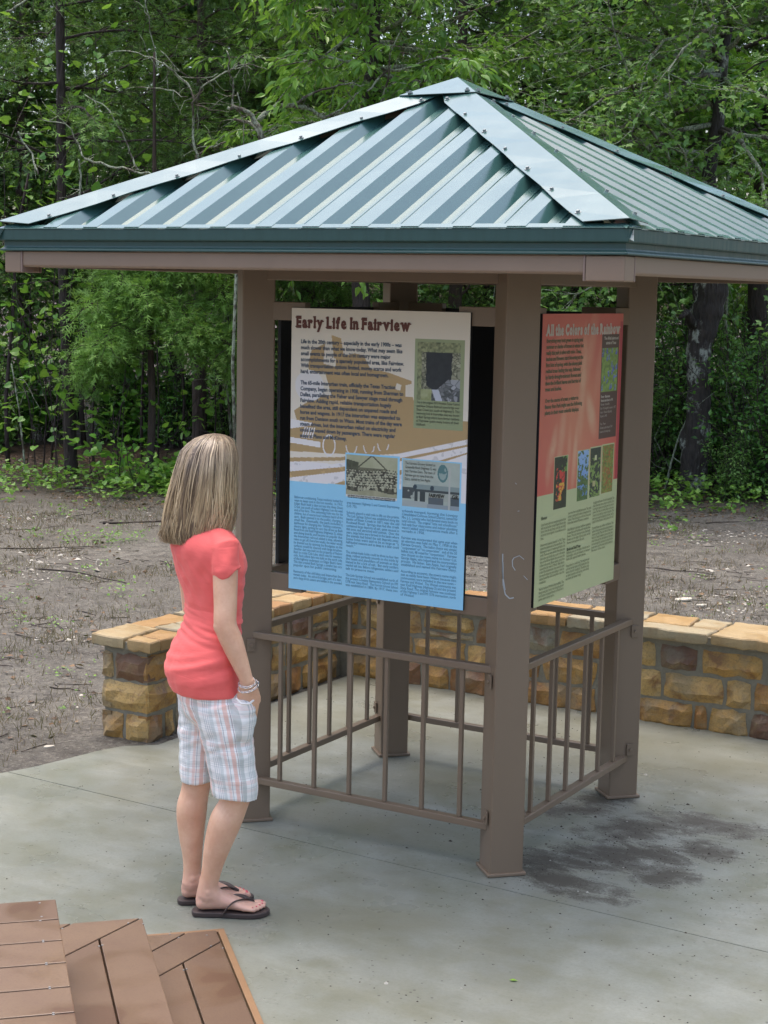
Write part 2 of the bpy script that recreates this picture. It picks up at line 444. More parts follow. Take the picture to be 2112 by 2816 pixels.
# ================================================================ SETTING
# soil: one big sheet, finer near the kiosk
def soil_h(x, y):
    return -.03
def make_soil():
    xs = np.concatenate([[-160, -90, -50, -30], np.arange(-20, 12.1, .16), [18, 30, 60, 120]])
    ys = np.concatenate([[-120, -60, -25, -12], np.arange(-3, 22.1, .16), [28, 40, 70, 150]])
    X, Y = np.meshgrid(xs, ys, indexing='ij')
    Z = np.full(X.shape, -.03)
    for i in range(X.shape[0]):
        for j in range(X.shape[1]):
            if abs(X[i, j]) < 21 and -3.5 < Y[i, j] < 23:
                Z[i, j] += .035 * mnoise.noise((X[i, j] * .9, Y[i, j] * .9, 0)) + .014 * mnoise.noise((X[i, j] * 3.3, Y[i, j] * 3.3, 4)) + .012
    # dips under the slab
    ec = np.interp(-Y, [-.06, .18, .53, .93, 1.5, 1.9], [-1.5, -1.66, -1.73, -1.93, -2.5, -3.2])
    m = (((X > -1.40) & (Y < 1.95)) | ((Y < 0) & (X > ec + .22) & (Y > -1.8)) | ((Y <= -1.8) & (X > -3.0))) & (X < 6.3) & (Y > -8.3); Z[m] = -.09
    m2 = (~m) & (X > -6) & (Y < 3) & (Y > -3); Z[m2] = Z[m2] * .5 - .006
    nx, ny = X.shape; idx = np.arange(nx * ny).reshape(nx, ny)
    F = np.stack([idx[:-1, :-1], idx[1:, :-1], idx[1:, 1:], idx[:-1, 1:]], -1).reshape(-1, 4)
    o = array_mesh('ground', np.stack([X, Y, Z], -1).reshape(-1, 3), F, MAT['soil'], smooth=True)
    tag(o, 'bare grey brown soil under the trees', kind='structure')
make_soil()

# concrete slab, cut by its joints
edge = [(-1.5, .06), (-1.62, -.05), (-1.665, -.18), (-1.69, -.34), (-1.73, -.53), (-1.80, -.72), (-1.93, -.93), (-2.15, -1.2), (-2.5, -1.5), (-3.2, -1.9)]
outline = edge + [(-3.2, -8), (6, -8), (6, 2.2), (-1.95, 2.2), (-1.95, .06)]
def slab():
    # convex strips so that the clipper can cut them
    left = [(a, b) for a, b in zip(edge[:-1], edge[1:])]
    pieces = []
    for (a, b) in left: pieces.append([a, b, (2.0, b[1]), (2.0, a[1])])
    pieces += [[(-3.2, -1.9), (-3.2, -8), (2, -8), (2, -1.9)], [(2, -8), (6, -8), (6, 2.2), (2, 2.2)], [(-1.5, .06), (2, .06), (2, 2.2), (-1.5, 2.2)]]
    mb = MB()
    fixed = []
    for p in pieces:
        area = sum(p[i][0] * p[(i + 1) % len(p)][1] - p[(i + 1) % len(p)][0] * p[i][1] for i in range(len(p)))
        if area < 0: p = p[::-1]
        fixed.append(p)
    for n, d, g in (((.035, 1), -.70, .0045), ((1, .02), 2.85, .007), ((1, 0.0), -4, .007)):
        fixed = split(fixed, n, d, g)
    for p in fixed: mb.prism(p, -.12, 0.0)
    o = mb.build('concrete_slab', MAT['concrete'])
    tag(o, 'damp grey concrete slab under the kiosk', kind='structure')
    dark = MB().prism([(-3, -7.9), (5.9, -7.9), (5.9, 2.1), (-1.4, 2.1), (-1.4, -.3), (-1.7, -1.2), (-3, -2.2)], -.11, -.014)
    j = dark.build('slab_joint_filler', MAT['void_dark']); tag(j, 'dark filler in the joints of the slab', kind='structure')
slab()

# ---------------------------------------------------------------- low stone wall, L-shaped
def stone_block(mb, c, size, xdir, ydir, tint, seed, taper=.12, sub=4):
    """an irregular rounded block: size = (along wall, height, depth); faces noise-displaced"""
    r = random.Random(seed)
    L, H, D = size
    xd = np.array(xdir, float); yd = np.array(ydir, float); zd = np.array([0, 0, 1.])
    nx, nz = max(3, int(L / .035)), max(3, int(H / .035))
    us = np.linspace(-1, 1, nx + 1); vs = np.linspace(-1, 1, nz + 1)
    k = [r.uniform(-.07, .07) for _ in range(8)]
    V = []; idx = {}
    def P(u, v, d):
        # quadrilateral outline wobble
        x = u * L / 2 * (1 + k[0] * v) ; z = v * H / 2 * (1 + k[1] * u)
        x += .012 * mnoise.noise((v * 2.1 + seed, u * .4, d * 3)); z += .014 * mnoise.noise((u * 2.3, seed + v, d * 3))
        e = max(abs(u), abs(v)); corner = max(0, abs(u) + abs(v) - 1.55)
        x *= 1 - .09 * corner; z *= 1 - .12 * corner
        return x, z
    for i, u in enumerate(us):
        for j, v in enumerate(vs):
            x, z = P(u, v, 0)
            edge_ = min((1 - abs(u)) * L / 2, (1 - abs(v)) * H / 2)
            rnd = min(1, edge_ / .018); dep = D / 2 * (0 if rnd <= 0 else 1) - .020 * (1 - rnd) ** 2
            dep += .016 * mnoise.noise((x * 12 + seed, z * 14, 0)) + .010 * mnoise.noise((x * 34 + seed, z * 34, 2)) + k[2] * .12 * u + k[3] * .12 * v
            idx[i, j] = len(V); V.append(np.array(c) + xd * x + zd * z + yd * dep if rnd > 0 else np.array(c) + xd * x + zd * z + yd * (D / 2 - .022))
    F = [(idx[i, j], idx[i + 1, j], idx[i + 1, j + 1], idx[i, j + 1]) for i in range(nx) for j in range(nz)]
    # skirt back into the mortar
    ring = [(i, 0) for i in range(nx)] + [(nx, j) for j in range(nz)] + [(i, nz) for i in range(nx, 0, -1)] + [(0, j) for j in range(nz, 0, -1)]
    base = len(V)
    for q in ring: V.append(V[idx[q]] - yd * D)
    m = len(ring)
    for t_ in range(m): F.append((idx[ring[t_]], base + t_, base + (t_ + 1) % m, idx[ring[(t_ + 1) % m]]))
    mb.add(V, F, tint)

def lay_courses(mb, origin, xdir, ydir, length, H, seed, corner=(False, False)):
    r = random.Random(seed); z = -.035; H = H + .035
    hs = [.145, .135, .125]; k = H / (sum(hs) + .02)
    xd, yd = np.array(xdir, float), np.array(ydir, float); cnt = 0
    for ci, h in enumerate(hs):
        h *= k; x = 0.0
        while x < length - .02:
            w = r.choice([.075, .14, .18, .21, .26, .3]) * r.uniform(.9, 1.1)
            if length - x - w < .09: w = length - x
            tint = r.choice([.1, .14, .22, .3, .42, .5, .5, .58, .65, .7, .84]) + r.uniform(-.04, .04)
            if w < .1 and r.random() < .4:
                pass
            if w > .17 and r.random() < .16:      # a tall stone replaced by two thin ones
                for q, (a, b) in enumerate(((0, .3), (.3, 1))):
                    c = np.array(origin) + xd * (x + w / 2) + np.array([0, 0, z + h * (a + b) / 2]); stone_block(mb, c, (w - .018, h * (b - a) - .014, .05), xdir, ydir, tint if q else .8, seed * 100 + cnt); cnt += 1
            else:
                hh = h - r.uniform(.012, .022)
                c = np.array(origin) + xd * (x + w / 2) + np.array([0, 0, z + h / 2]); stone_block(mb, c, (w - r.uniform(.014, .026), hh, .05), xdir, ydir, min(1, tint), seed * 100 + cnt); cnt += 1
            x += w
        z += h

def stone_wall():
    XI, XO, YS, YI, YO = -1.56, -1.85, .06, 1.745, 2.06; H = .425; XE = 5.0
    root = empty('stone_wall', (XI, YI, 0))
    tag(root, 'low wall of ochre sandstone blocks with flat capstones running behind the kiosk', 'stone wall')
    off = -Vector((XI, YI, 0))
    mb = MB()
    mb.prism([(XO + .02, YS + .02), (XI - .02, YS + .02), (XI - .02, YO), (XO + .02, YO)], -.1, H)
    mb.prism([(XI - .021, YI + .02), (XE, YI + .02), (XE, YO - .02), (XI - .021, YO - .02)], -.1, H)
    mb.build('mortar_core', MAT['mortar'], root, loc=off)
    st = MB()
    lay_courses(st, (XI - .02, YS + .0, 0), (0, 1, 0), (1, 0, 0), YI - YS - .01, H, 3)          # face towards the kiosk, left arm
    lay_courses(st, (XI + .03, YI + .02, 0), (1, 0, 0), (0, -1, 0), 4.6, H, 5)     # face towards the kiosk, back arm
    lay_courses(st, (XO, YS + .02, 0), (1, 0, 0), (0, -1, 0), XI - XO, H, 8)       # end face
    lay_courses(st, (XO + .02, YS, 0), (0, 1, 0), (-1, 0, 0), YO - YS, H, 9)
    lay_courses(st, (XO, YO - .02, 0), (1, 0, 0), (0, 1, 0), 6.6, H, 12)
    st.build('facing_stones', MAT['stone'], root, loc=off)
    # capstones: irregular slabs, a double row, each its own thickness
    r = random.Random(21)
    bed = MB(); o_ = .030
    bed.prism([(XO - .015, YS - .015), (XI + .015, YS - .015), (XI + .015, YO + .015), (XO - .015, YO + .015)], H + .001, H + .036)
    bed.prism([(XI + .016, YI - .015), (XE, YI - .015), (XE, YO + .015), (XI + .016, YO + .015)], H + .001, H + .036)
    bed.build('cap_bed', MAT['mortar'], root, loc=off)
    n = 0; capm = MB()
    def capslab(poly, tint):
        nonlocal n
        # roughened outline, bevelled rim
        pts = []
        for i in range(len(poly)):
            a, b = np.array(poly[i]), np.array(poly[(i + 1) % len(poly)]); L = np.linalg.norm(b - a); m = max(2, int(L / .03))
            for j in range(m):
                p = a + (b - a) * j / m; q = .016 * mnoise.noise((p[0] * 14, p[1] * 14, n)) + .005 * mnoise.noise((p[0] * 50, p[1] * 50, n)); nn = np.array([b[1] - a[1], a[0] - b[0]]) / L
                pts.append(p + nn * q)
        pts = np.array(pts); c = pts.mean(0); zt = H + .052 + r.uniform(-.003, .005); rr = []
        for sc, dz in ((.975, -.052), (.995, -.046), (1.0, -.028), (.998, -.006), (.985, 0), (.6, .001), (.25, .002)):
            q = c + (pts - c) * (sc if sc < .9 else 1) - ((pts - c) / (np.linalg.norm(pts - c, axis=1)[:, None]) * (1 - sc) * .35 if sc > .9 else 0)
            z = np.array([zt + dz + (.004 * mnoise.noise((p[0] * 9, p[1] * 9, 3 + n)) if dz > -.01 else .010 * mnoise.noise((p[0] * 25, p[1] * 25, dz * 50))) for p in q])
            rr.append(np.concatenate([q, z[:, None]], 1))
        capm.rings(rr, tint); n += 1
    def caprow(x0, x1, y0, y1, along):
        a, b = (x0, x1) if along == 'x' else (y0, y1); p0, p1 = (y0, y1) if along == 'x' else (x0, x1)
        t = a
        while t < b - .05:
            L = r.uniform(.26, .46)
            if b - t - L < .16: L = b - t
            mid = p0 + (p1 - p0) * r.uniform(.4, .62); sk = r.uniform(-.05, .05); g = .008
            def q(u, v): return (u, v) if along == 'x' else (v, u)
            def ccw(P):
                A = sum(P[i][0] * P[(i + 1) % len(P)][1] - P[(i + 1) % len(P)][0] * P[i][1] for i in range(len(P))); return P if A > 0 else P[::-1]
            if r.random() < .25:
                capslab(ccw([q(t + g, p0), q(t + L - g, p0), q(t + L - g, p1), q(t + g, p1)]), r.random())
            else:
                s1 = r.uniform(.3, .7); u = t + L * s1
                capslab(ccw([q(t + g, p0), q(t + L - g, p0), q(t + L - g, mid - g), q(t + g, mid + sk - g)]), r.random())
                capslab(ccw([q(t + g, mid + sk + g), q(u - g, mid + sk * (1 - s1) + g), q(u - g - .02, p1), q(t + g, p1)]), r.random())
                capslab(ccw([q(u + g, mid + sk * (1 - s1) + g), q(t + L - g, mid + g), q(t + L - g, p1), q(u + g - .02, p1)]), r.random())
            t += L
    caprow(XO - o_, XI + o_, YS - .035, YI - .035, 'y')
    caprow(XO - o_, 4.6, YI - .03, YO + .03, 'x')
    capm.build('capstones', MAT['cap'], root, loc=off)
stone_wall()

# ---------------------------------------------------------------- broad wooden steps, lower left
def steps():
    cx = .053; root = empty('wooden_steps', (cx, -1.62, 0))
    tag(root, 'broad brown composite board steps with an orange edging strip beside the concrete', 'steps')
    off = -Vector((cx, -1.62, 0)); dL = np.array([-.7071, -.7071]); dR = np.array([.7071, -.7071])
    def level(cy, z, th, n_left, n_right, band, Lr=3.4, full=False):
        c = np.array([cx, cy]); Q = [c, c + dL * Lr, c + dL * Lr + dR * Lr, c + dR * Lr]
        poly = [tuple(q) for q in Q]
        A = sum(poly[i][0] * poly[(i + 1) % 4][1] - poly[(i + 1) % 4][0] * poly[i][1] for i in range(4))
        if A < 0: poly = poly[::-1]
        mb = MB(); r = random.Random(int(z * 100)); g = .006
        if not full:
            lft = clip(poly, (1, 0), band[0] - g / 2); mid = clip(clip(poly, (1, 0), band[1] - g / 2), (-1, 0), -(band[0] + g / 2)); rgt = clip(poly, (-1, 0), -(band[1] + g / 2))
            L = [lft]; Rr = [rgt]
            for k in range(1, 22):
                nl = (dR[0], dR[1]); L = split(L, nl, float(dR @ c) + .140 * k, g)   # boards parallel to the left edge
                nr = (dL[0], dL[1]); Rr = split(Rr, nr, float(dL @ c) + .140 * k, g)
            allp = L + [mid] + Rr
        else:
            lft = clip(poly, (1, 0), cx - .16); rest = clip(poly, (-1, 0), -(cx - .155)); allp = []
            L = [poly]
            for k in range(1, 24): L = split(L, (dR[0], dR[1]), float(dR @ c) + .149 * k, g)
            first = L; allp = []
            for q in first:
                if max(dR @ (np.array(p) - c) for p in q) < .16: allp += split([q], (1, 0), cx - .165, .006)
                else: allp.append(q)
        for q in allp: mb.prism(q, z - .025, z, r.random())
        o = mb.build('step_boards', MAT['deck'], root, loc=off); bevel(o, .0022, 2)
        if th > .03:   # riser and dark space below
            ins = .014; P2 = [tuple(np.array(p)) for p in poly]; c2 = c + (dL + dR) * ins
            inner = [tuple(c2), tuple(c2 + dL * (Lr - .03)), tuple(c2 + (dL + dR) * (Lr - .03)), tuple(c2 + dR * (Lr - .03))]
            A = sum(inner[i][0] * inner[(i + 1) % 4][1] - inner[(i + 1) % 4][0] * inner[i][1] for i in range(4))
            if A < 0: inner = inner[::-1]
            MB().prism(inner, z - th, z - .0255, .2).build('riser', MAT['deck'], root, loc=off)
        else:
            inner = poly; MB().prism([tuple(c + (dL + dR) * .01 + (np.array(p) - c) * .99) for p in poly], -.004 - .1, z - .026).build('dark_gap', MAT['void_dark'], root, loc=off)
        # screw heads
        for q in allp:
            pts = np.array(q); cc = pts.mean(0)
            for p in pts:
                v = cc - p; d = np.linalg.norm(v)
                if d < .05: continue
                s_ = p + v / d * .05
                if abs(s_[0]) < 2.0 and s_[1] > -3.6 and (n := 1):
                    screws.append((s_[0], s_[1], z))
    screws = []
    level(-1.62, .022, .02, 0, 0, (-.015, .12))
    level(-2.00, .190, .168, 0, 0, (-.095 + .0, .05))
    level(-2.385, .372, .182, 0, 0, (0, 0), full=True)
    a = np.arange(8) * math.pi / 4; first = None
    for x, y, z in screws:
        if first is None:
            first = o = MB().prism([(.0033 * math.cos(q), .0033 * math.sin(q)) for q in a], -.002, .0012).build('screw', MAT['screw_grey'], root)
        else: o = first.copy(); COL.objects.link(o); o.parent = root
        o.location = Vector((x, y, z)) + off
    # orange edging strip
    c = np.array([cx, -1.62]) - (dL + dR) * .030; w = .022; e = MB()
    for d, n_ in ((dL, -dR), (dR, -dL)):
        a = np.array([cx, -1.62]) - n_ * .0 ; start = c if d is dR else c + dL * .0
        q = [c, c + d * 3.4, c + d * 3.4 + (-n_) * w, c + (-n_) * w + d * w * (1 if d is dR else 1)]
        q = [tuple(x) for x in q]
        A = sum(q[i][0] * q[(i + 1) % 4][1] - q[(i + 1) % 4][0] * q[i][1] for i in range(4))
        if A < 0: q = q[::-1]
        e.prism(q, -.03, .016 if d is dR else .0145)
    bevel(e.build('edging_strip', MAT['edge'], root, loc=off), .002, 2)
steps()
# ================================================================ KIOSK
S, PH, PB = .5525, .063, .073
E_, ZE, ZA, EB = 1.228, 2.293, 2.909, 1.209
ZS = ZE - .043; SL = (ZA - .066 - ZS) / E_
kiosk = empty('kiosk', (0, 0, 0))
tag(kiosk, 'open square information kiosk on four brown posts under a green ribbed metal hip roof', 'kiosk')
R45 = rotm(R(45))

def post():
    root = bevel(MB().box((0, 0, 1.1), (2 * PH, 2 * PH, 2.2), R45).build('post', MAT['brown_paint'], kiosk), .006, 3)
    b = MB(); b.box((0, 0, .007), (2 * PB, 2 * PB, .012), R45)
    bevel(b.build('base_plate', MAT['brown_paint'], root), .003, 2)
    return root
p0 = post()
corners = [(S, -S), (-S, -S), (S, S), (-S, S)]
posts = [p0]
for i, (x, y) in enumerate(corners):
    o = p0 if i == 0 else copy_tree(p0, kiosk)
    o.location = (x, y, 0)
    if i: posts.append(o)

# white scratches on the near post
def scratches():
    n = np.array([.7071, -.7071, 0]); t = np.array([.7071, .7071, 0]); base = np.array([S, -S, 0]) + n * (PH + .0006)
    def stroke(pts, w):
        mb = MB()
        for (a, b) in zip(pts[:-1], pts[1:]):
            A = base + t * a[0] + np.array([0, 0, a[1]]); B = base + t * b[0] + np.array([0, 0, b[1]]); d = B - A; d /= np.linalg.norm(d) + 1e-9; q = np.cross(n, d) * w / 2
            mb.add([A - q, B - q, B + q, A + q], [(0, 1, 2, 3)])
        mb.build('scratch_mark', MAT['scratch_white'], posts[0], loc=(-S, S, 0))
    stroke([(-.050, 1.18), (-.049, 1.12), (-.045, 1.07), (-.036, 1.035), (-.02, 1.02), (-.004, 1.022)], .004)
    stroke([(-.049, 1.15), (-.046, 1.09), (-.038, 1.05)], .005)
    stroke([(-.008, 1.165), (-.014, 1.155), (-.012, 1.135), (-.002, 1.12)], .003); stroke([(-.008, 1.165), (.012, 1.172), (.03, 1.158)], .002)
    stroke([(.03, 1.1), (.045, 1.085)], .002); stroke([(-.012, 1.43), (-.006, 1.425)], .002); stroke([(.0, 1.33), (.007, 1.331)], .002)
scratches()

# railing panels
def railing():
    FO, FL = S + .0535, S - .0288; d = .034; h = .026
    o = empty('railing'); o.parent = kiosk
    for zc in (.7646 - h / 2, .158 + h / 2): bevel(MB().box((0, -FO + d / 2, zc), (2 * FL, d, h)).build('rail', MAT['brown_paint'], o), .003, 2)
    for k in range(6):
        x = (k - 2.5) * .158
        b = bevel(MB().box((0, 0, 0), (.0155, .0155, .7646 - .158 - 2 * h - .001)).build('baluster', MAT['brown_paint'], o), .0015, 1)
        b.location = (x, -FO + d / 2, (.7646 + .158) / 2)
    for sx in (-1, 1):
        for z in (.7646 - h - .026, .158 + h + .026):
            Mx = rotm(R(45) * sx * -1 + (0 if sx < 0 else 0)); q = np.array([sx * (S - .032), -(S + .062), z]) + np.array([-sx * .7071, -.7071, 0]) * .004
            tb = MB().box(q, (.032, .006, .050), rotm(R(45) if sx < 0 else R(-45))); nn = np.array([-sx * .7071, -.7071, 0]); a = q + nn * .001; tb.tube([a, a + nn * .009], .008, 6); bevel(tb.build('bolt_tab', MAT['brown_paint'], o), .0015, 2)
    return o
r0 = railing()
for k in (1, 2, 3):
    c = copy_tree(r0, kiosk); c.rotation_euler = (0, 0, R(90) * k)

# short stubs that carry the sign boards
def stubs():
    mb0 = []
    for z0, z1 in ((1.968, 2.036), (.93, .998)):
        for sx in (-1, 1):
            x0, x1 = .325, S - .045
            o = bevel(MB().box((sx * (x0 + x1) / 2, -S + .012, (z0 + z1) / 2), (x1 - x0, .036, z1 - z0)).build('sign_bracket', MAT['brown_paint'], kiosk), .002, 2); mb0.append(o)
    for k in (1, 2, 3):
        for o in mb0:
            c = o.copy(); COL.objects.link(c); c.parent = kiosk; c.rotation_euler = (0, 0, R(90) * k)
stubs()

# ---------------------------------------------------------------- roof
def slope():
    prof = []; pitch = .1845; x = .920 - .1845 * 12
    while x < E_:
        for dx, h in ((0, 0), (.032, 0), (.034, .003), (.040, .003), (.042, 0), (.074, 0), (.098, .038), (.160, .038), (.1845, 0)):
            prof.append((x + dx, h))
        x += pitch
    V = []; F = []
    pr = []
    for a in prof:
        if pr and abs(a[0] - pr[-1][0]) < 1e-6: continue
        pr.append(a)
    segs = []
    for (a, b) in zip(pr[:-1], pr[1:]):
        if b[0] <= -E_ or a[0] >= E_: continue
        cuts = [a]
        for xc in (-E_, 0, E_):
            if a[0] < xc < b[0]:
                t = (xc - a[0]) / (b[0] - a[0]); cuts.append((xc, a[1] + t * (b[1] - a[1])))
        cuts.append(b)
        for c, d in zip(cuts[:-1], cuts[1:]):
            if d[0] <= -E_ + 1e-6 or c[0] >= E_ - 1e-6: continue
            segs.append((c, d))
    for (c, d) in segs:
        q = []
        for (x_, h, top) in ((c[0], c[1], 0), (d[0], d[1], 0), (d[0], d[1], 1), (c[0], c[1], 1)):
            y = -E_ if not top else -abs(x_) - .02
            q.append((x_, min(y, -.02), ZS + (min(y, -.02) + E_) * SL + h))
        n = len(V); V += q; F.append([n, n + 1, n + 2, n + 3])
    mb = MB(); mb.add(V, F)
    o = mb.build('roof_sheet', MAT['green'], kiosk)
    m = o.modifiers.new('w', 'WELD'); m.merge_threshold = .0002
    m = o.modifiers.new('s', 'SOLIDIFY'); m.thickness = .0012; m.offset = -1
    bake(o); return o
sheet = slope()
for k in (1, 2, 3):
    c = sheet.copy(); COL.objects.link(c); c.parent = kiosk; c.rotation_euler = (0, 0, R(90) * k)

def hip_cap():
    # along the hip of corner (+,-)
    W_ = .150; H0 = .046
    rings_f = []
    mb = MB(); N = 14
    for i in range(N + 1):
        t = .03 + (1.0 - .03) * i / N; e = E_ * t
        ridge = np.array([e, -e, ZS + (E_ - e) * SL + H0 + .012])
        wob = .0025 * math.sin(i * 1.9)
        w = min(W_, e * .98)
        if i == N: w = W_ - .004
        A = np.array([e - w, -e, ZS + (E_ - e) * SL + H0 + wob])
        B = np.array([e, -e + w, ZS + (E_ - e) * SL + H0 + wob])
        # keep the free edges square to the hip by sliding along the slope
        rings_f.append((A, ridge, B))
    V = []; F = []
    for A, Rg, B in rings_f: V += [A, Rg, B]
    for i in range(N):
        a = 3 * i; F += [(a, a + 1, a + 4, a + 3), (a + 1, a + 2, a + 5, a + 4)]
    mb.add(V, F); o = mb.build('hip_cap', MAT['green'], kiosk)
    m = o.modifiers.new('s', 'SOLIDIFY'); m.thickness = .0025; m.offset = -1; bake(o)
    for side in (0, 1):
        for i in range(7):
            t = .15 + .80 * i / 6.; e = E_ * t; w = W_ - .022
            p = (e - w, -e) if side == 0 else (e, -e + w)
            z = ZS + (E_ - e) * SL + H0 + .003
            nrm = np.array([0, -SL, 1.]) if side == 0 else np.array([SL, 0, 1.]); nrm /= np.linalg.norm(nrm)
            a = np.array([p[0], p[1], z]); b = MB(); b.tube([a - nrm * .002, a + nrm * .002], .0105, 10); b.tube([a + nrm * .002, a + nrm * .009], .006, 6)
            b.build('screw', MAT['bolt_steel'], o)
    return o
hc = hip_cap()
for k in (1, 2, 3):
    c = copy_tree(hc, kiosk); c.rotation_euler = (0, 0, R(90) * k)
def apex():
    e = .165; h0 = ZA - .004; z1 = h0 - e * SL + .004
    V = [(0, 0, h0 + .004), (e, -e, z1), (e, e, z1), (-e, e, z1), (-e, -e, z1)]
    o = MB().add(V, [(0, 4, 1), (0, 1, 2), (0, 2, 3), (0, 3, 4)]).build('apex_cap', MAT['green'], kiosk)
    m = o.modifiers.new('s', 'SOLIDIFY'); m.thickness = .0025; m.offset = -1; bake(o)
    for sx, sy, dx, dy in ((1, -1, -.03, 0), (1, -1, 0, .03), (-1, -1, .03, 0), (1, 1, 0, -.03), (-1, -1, 0, .03), (1, 1, -.03, 0), (-1, 1, .03, 0), (-1, 1, 0, -.03)):
        x, y = sx * (e - .012) + dx, sy * (e - .012) + dy; z = h0 - max(abs(x), abs(y)) * SL + .006
        b = MB(); b.tube([(x, y, z - .002), (x, y, z + .003)], .0105, 10); b.tube([(x, y, z + .003), (x, y, z + .010)], .006, 6); b.build('screw', MAT['bolt_steel'], o)
apex()

def sweep_square(name, prof, mat, parent, bev=0, closed=True):
    V = []; F = []; n = len(prof)
    for sx, sy in ((1, -1), (1, 1), (-1, 1), (-1, -1)):
        for (o_, z) in prof: V.append((sx * o_, sy * o_, z))
    for c in range(4):
        d = (c + 1) % 4
        for i in range(n if closed else n - 1):
            j = (i + 1) % n; F.append((c * n + i, d * n + i, d * n + j, c * n + j))
    o = MB().add(V, F).build(name, mat, parent)
    return o
# drip edge strip, two-step fascia with a rolled lower lip
f = sweep_square('drip_edge', [(E_ - .022, ZE + .003), (E_ + .003, ZE - .009), (E_ + .003, ZE - .012), (E_ - .022, ZE - .006)], MAT['green'], kiosk)
zt = ZE - .0125
f = sweep_square('fascia', [(E_, zt), (E_, zt - .038), (E_ - .003, zt - .041), (E_ - .014, zt - .042), (E_ - .014, 2.222), (E_ - .012, 2.217), (E_ - .003, 2.210), (E_ - .003, 2.2035), (E_ - .03, 2.2035), (E_ - .03, zt)], MAT['fascia'], kiosk)
bevel(f, .002, 2)
beam = sweep_square('eave_beam', [(EB, 2.2025), (EB, 2.152), (EB - .006, 2.146), (EB - .05, 2.146), (EB - .05, 2.2025)], MAT['eave_brown_paint'], kiosk)
bevel(beam, .003, 2)
def corner_block(sx, sy):
    mb = MB(); a = EB + .004; L = .125; zc = (2.2025 + 2.126) / 2; hh = 2.2015 - 2.126
    mb.prism([(a, -a), (a, -a + L * .62), (a - .056, -a + L * .62), (a - .056, -a + .056), (a - L, -a + .056), (a - L, -a)], 2.126, 2.2015)
    o = bevel(mb.build('corner_block', MAT['eave_brown_paint'], kiosk), .004, 3)
    for c_, d_ in (((a - L - .004, -a + .03, zc), (.007, .062, hh + .001)), ((a - .03, -a + L * .62 + .004, zc), (.062, .007, hh + .001))): bevel(MB().box(c_, d_).build('corner_seam', MAT['stub_light'], o), .002, 2)
    return o
cb = corner_block(1, -1)
for k in (1, 2, 3):
    c = copy_tree(cb, kiosk); c.rotation_euler = (0, 0, R(90) * k)
# frame under the roof: tie beams between posts, hip rafters
for k in range(4):
    if k == 0:
        tie = bevel(MB().box((0, -S, 2.155), (2 * S - .13, .05, .075)).build('tie_beam', MAT['brown_paint'], kiosk), .003, 2)
        a, b = np.array([.1, -.1, ZA - .12]), np.array([EB - .06, -EB + .06, 2.19])
        raf = MB().tube([a, b], .035, 4, ref=(0, 0, 1)).build('hip_rafter', MAT['brown_paint'], kiosk)
        cross = bevel(MB().box((0, -.9, 2.235), (1.7, .04, .05)).build('purlin', MAT['brown_paint'], kiosk), .003, 2)
    else:
        for q in (tie, raf, cross):
            c = q.copy(); COL.objects.link(c); c.parent = kiosk; c.rotation_euler = (0, 0, R(90) * k)
# ================================================================ SIGN BOARDS
PW, PT, PBOT = .378, 2.015, .946
PHT = PT - PBOT
def fill_poly(img, poly, col, W, Hh):
    """poly in sign units (0..1 across, 0..1 down), img[row, column]"""
    ny, nx = img.shape[:2]; X, Y = np.meshgrid((np.arange(nx) + .5) / nx, (np.arange(ny) + .5) / ny)
    inside = np.zeros(X.shape, bool); n = len(poly); j = n - 1
    for i in range(n):
        xi, yi = poly[i]; xj, yj = poly[j]
        c = ((yi > Y) != (yj > Y)) & (X < (xj - xi) * (Y - yi) / (yj - yi + 1e-12) + xi); inside ^= c; j = i
    if callable(col): img[inside] = col(X[inside], Y[inside])
    else: img[inside] = col
    return inside
def fbm(shape, scale, seed=0, octs=4):
    r = np.random.default_rng(seed); ny, nx = shape; out = np.zeros(shape); amp = 1; tot = 0
    for o in range(octs):
        gx, gy = max(2, int(scale * 2 ** o)), max(2, int(scale * 2 ** o * ny / nx)); g = r.random((gy + 2, gx + 2))
        x = np.linspace(0, gx, nx, endpoint=False); y = np.linspace(0, gy, ny, endpoint=False); xi, yi = x.astype(int), y.astype(int); fx, fy = x - xi, y - yi
        fx = fx * fx * (3 - 2 * fx); fy = fy * fy * (3 - 2 * fy); a = g[yi][:, xi]; b = g[yi][:, xi + 1]; c = g[yi + 1][:, xi]; d = g[yi + 1][:, xi + 1]
        out += amp * ((a * (1 - fx) + b * fx) * (1 - fy[:, None]) + (c * (1 - fx) + d * fx) * fy[:, None]); tot += amp; amp *= .55
    return out / tot
def lerp(a, b, t): return np.asarray(a) * (1 - t[..., None]) + np.asarray(b) * t[..., None]
def block(img, x0, y0, x1, y1):
    ny, nx = img.shape[:2]; return img[int(y0 * ny):int(y1 * ny), int(x0 * nx):int(x1 * nx)]

def poster_mesh(name, img, parent, x0=-PW, x1=PW, z0=PBOT, z1=PT, y=0.0):
    ny, nx = img.shape[:2]; xs = np.linspace(x0, x1, nx + 1); zs = np.linspace(z1, z0, ny + 1)
    X, Z = np.meshgrid(xs, zs); V = np.stack([X, np.full(X.shape, y), Z], -1).reshape(-1, 3); idx = np.arange((nx + 1) * (ny + 1)).reshape(ny + 1, nx + 1)
    F = np.stack([idx[1:, :-1], idx[1:, 1:], idx[:-1, 1:], idx[:-1, :-1]], -1).reshape(-1, 4)
    me = bpy.data.meshes.new(name); fast_mesh(me, V, F); me.materials.append(MAT['poster'])
    at = me.attributes.new('col', 'FLOAT_COLOR', 'FACE'); at.data.foreach_set('color', np.concatenate([img.reshape(-1, 3), np.ones((nx * ny, 1))], 1).astype(np.float32).ravel())
    return link(name, me, parent)

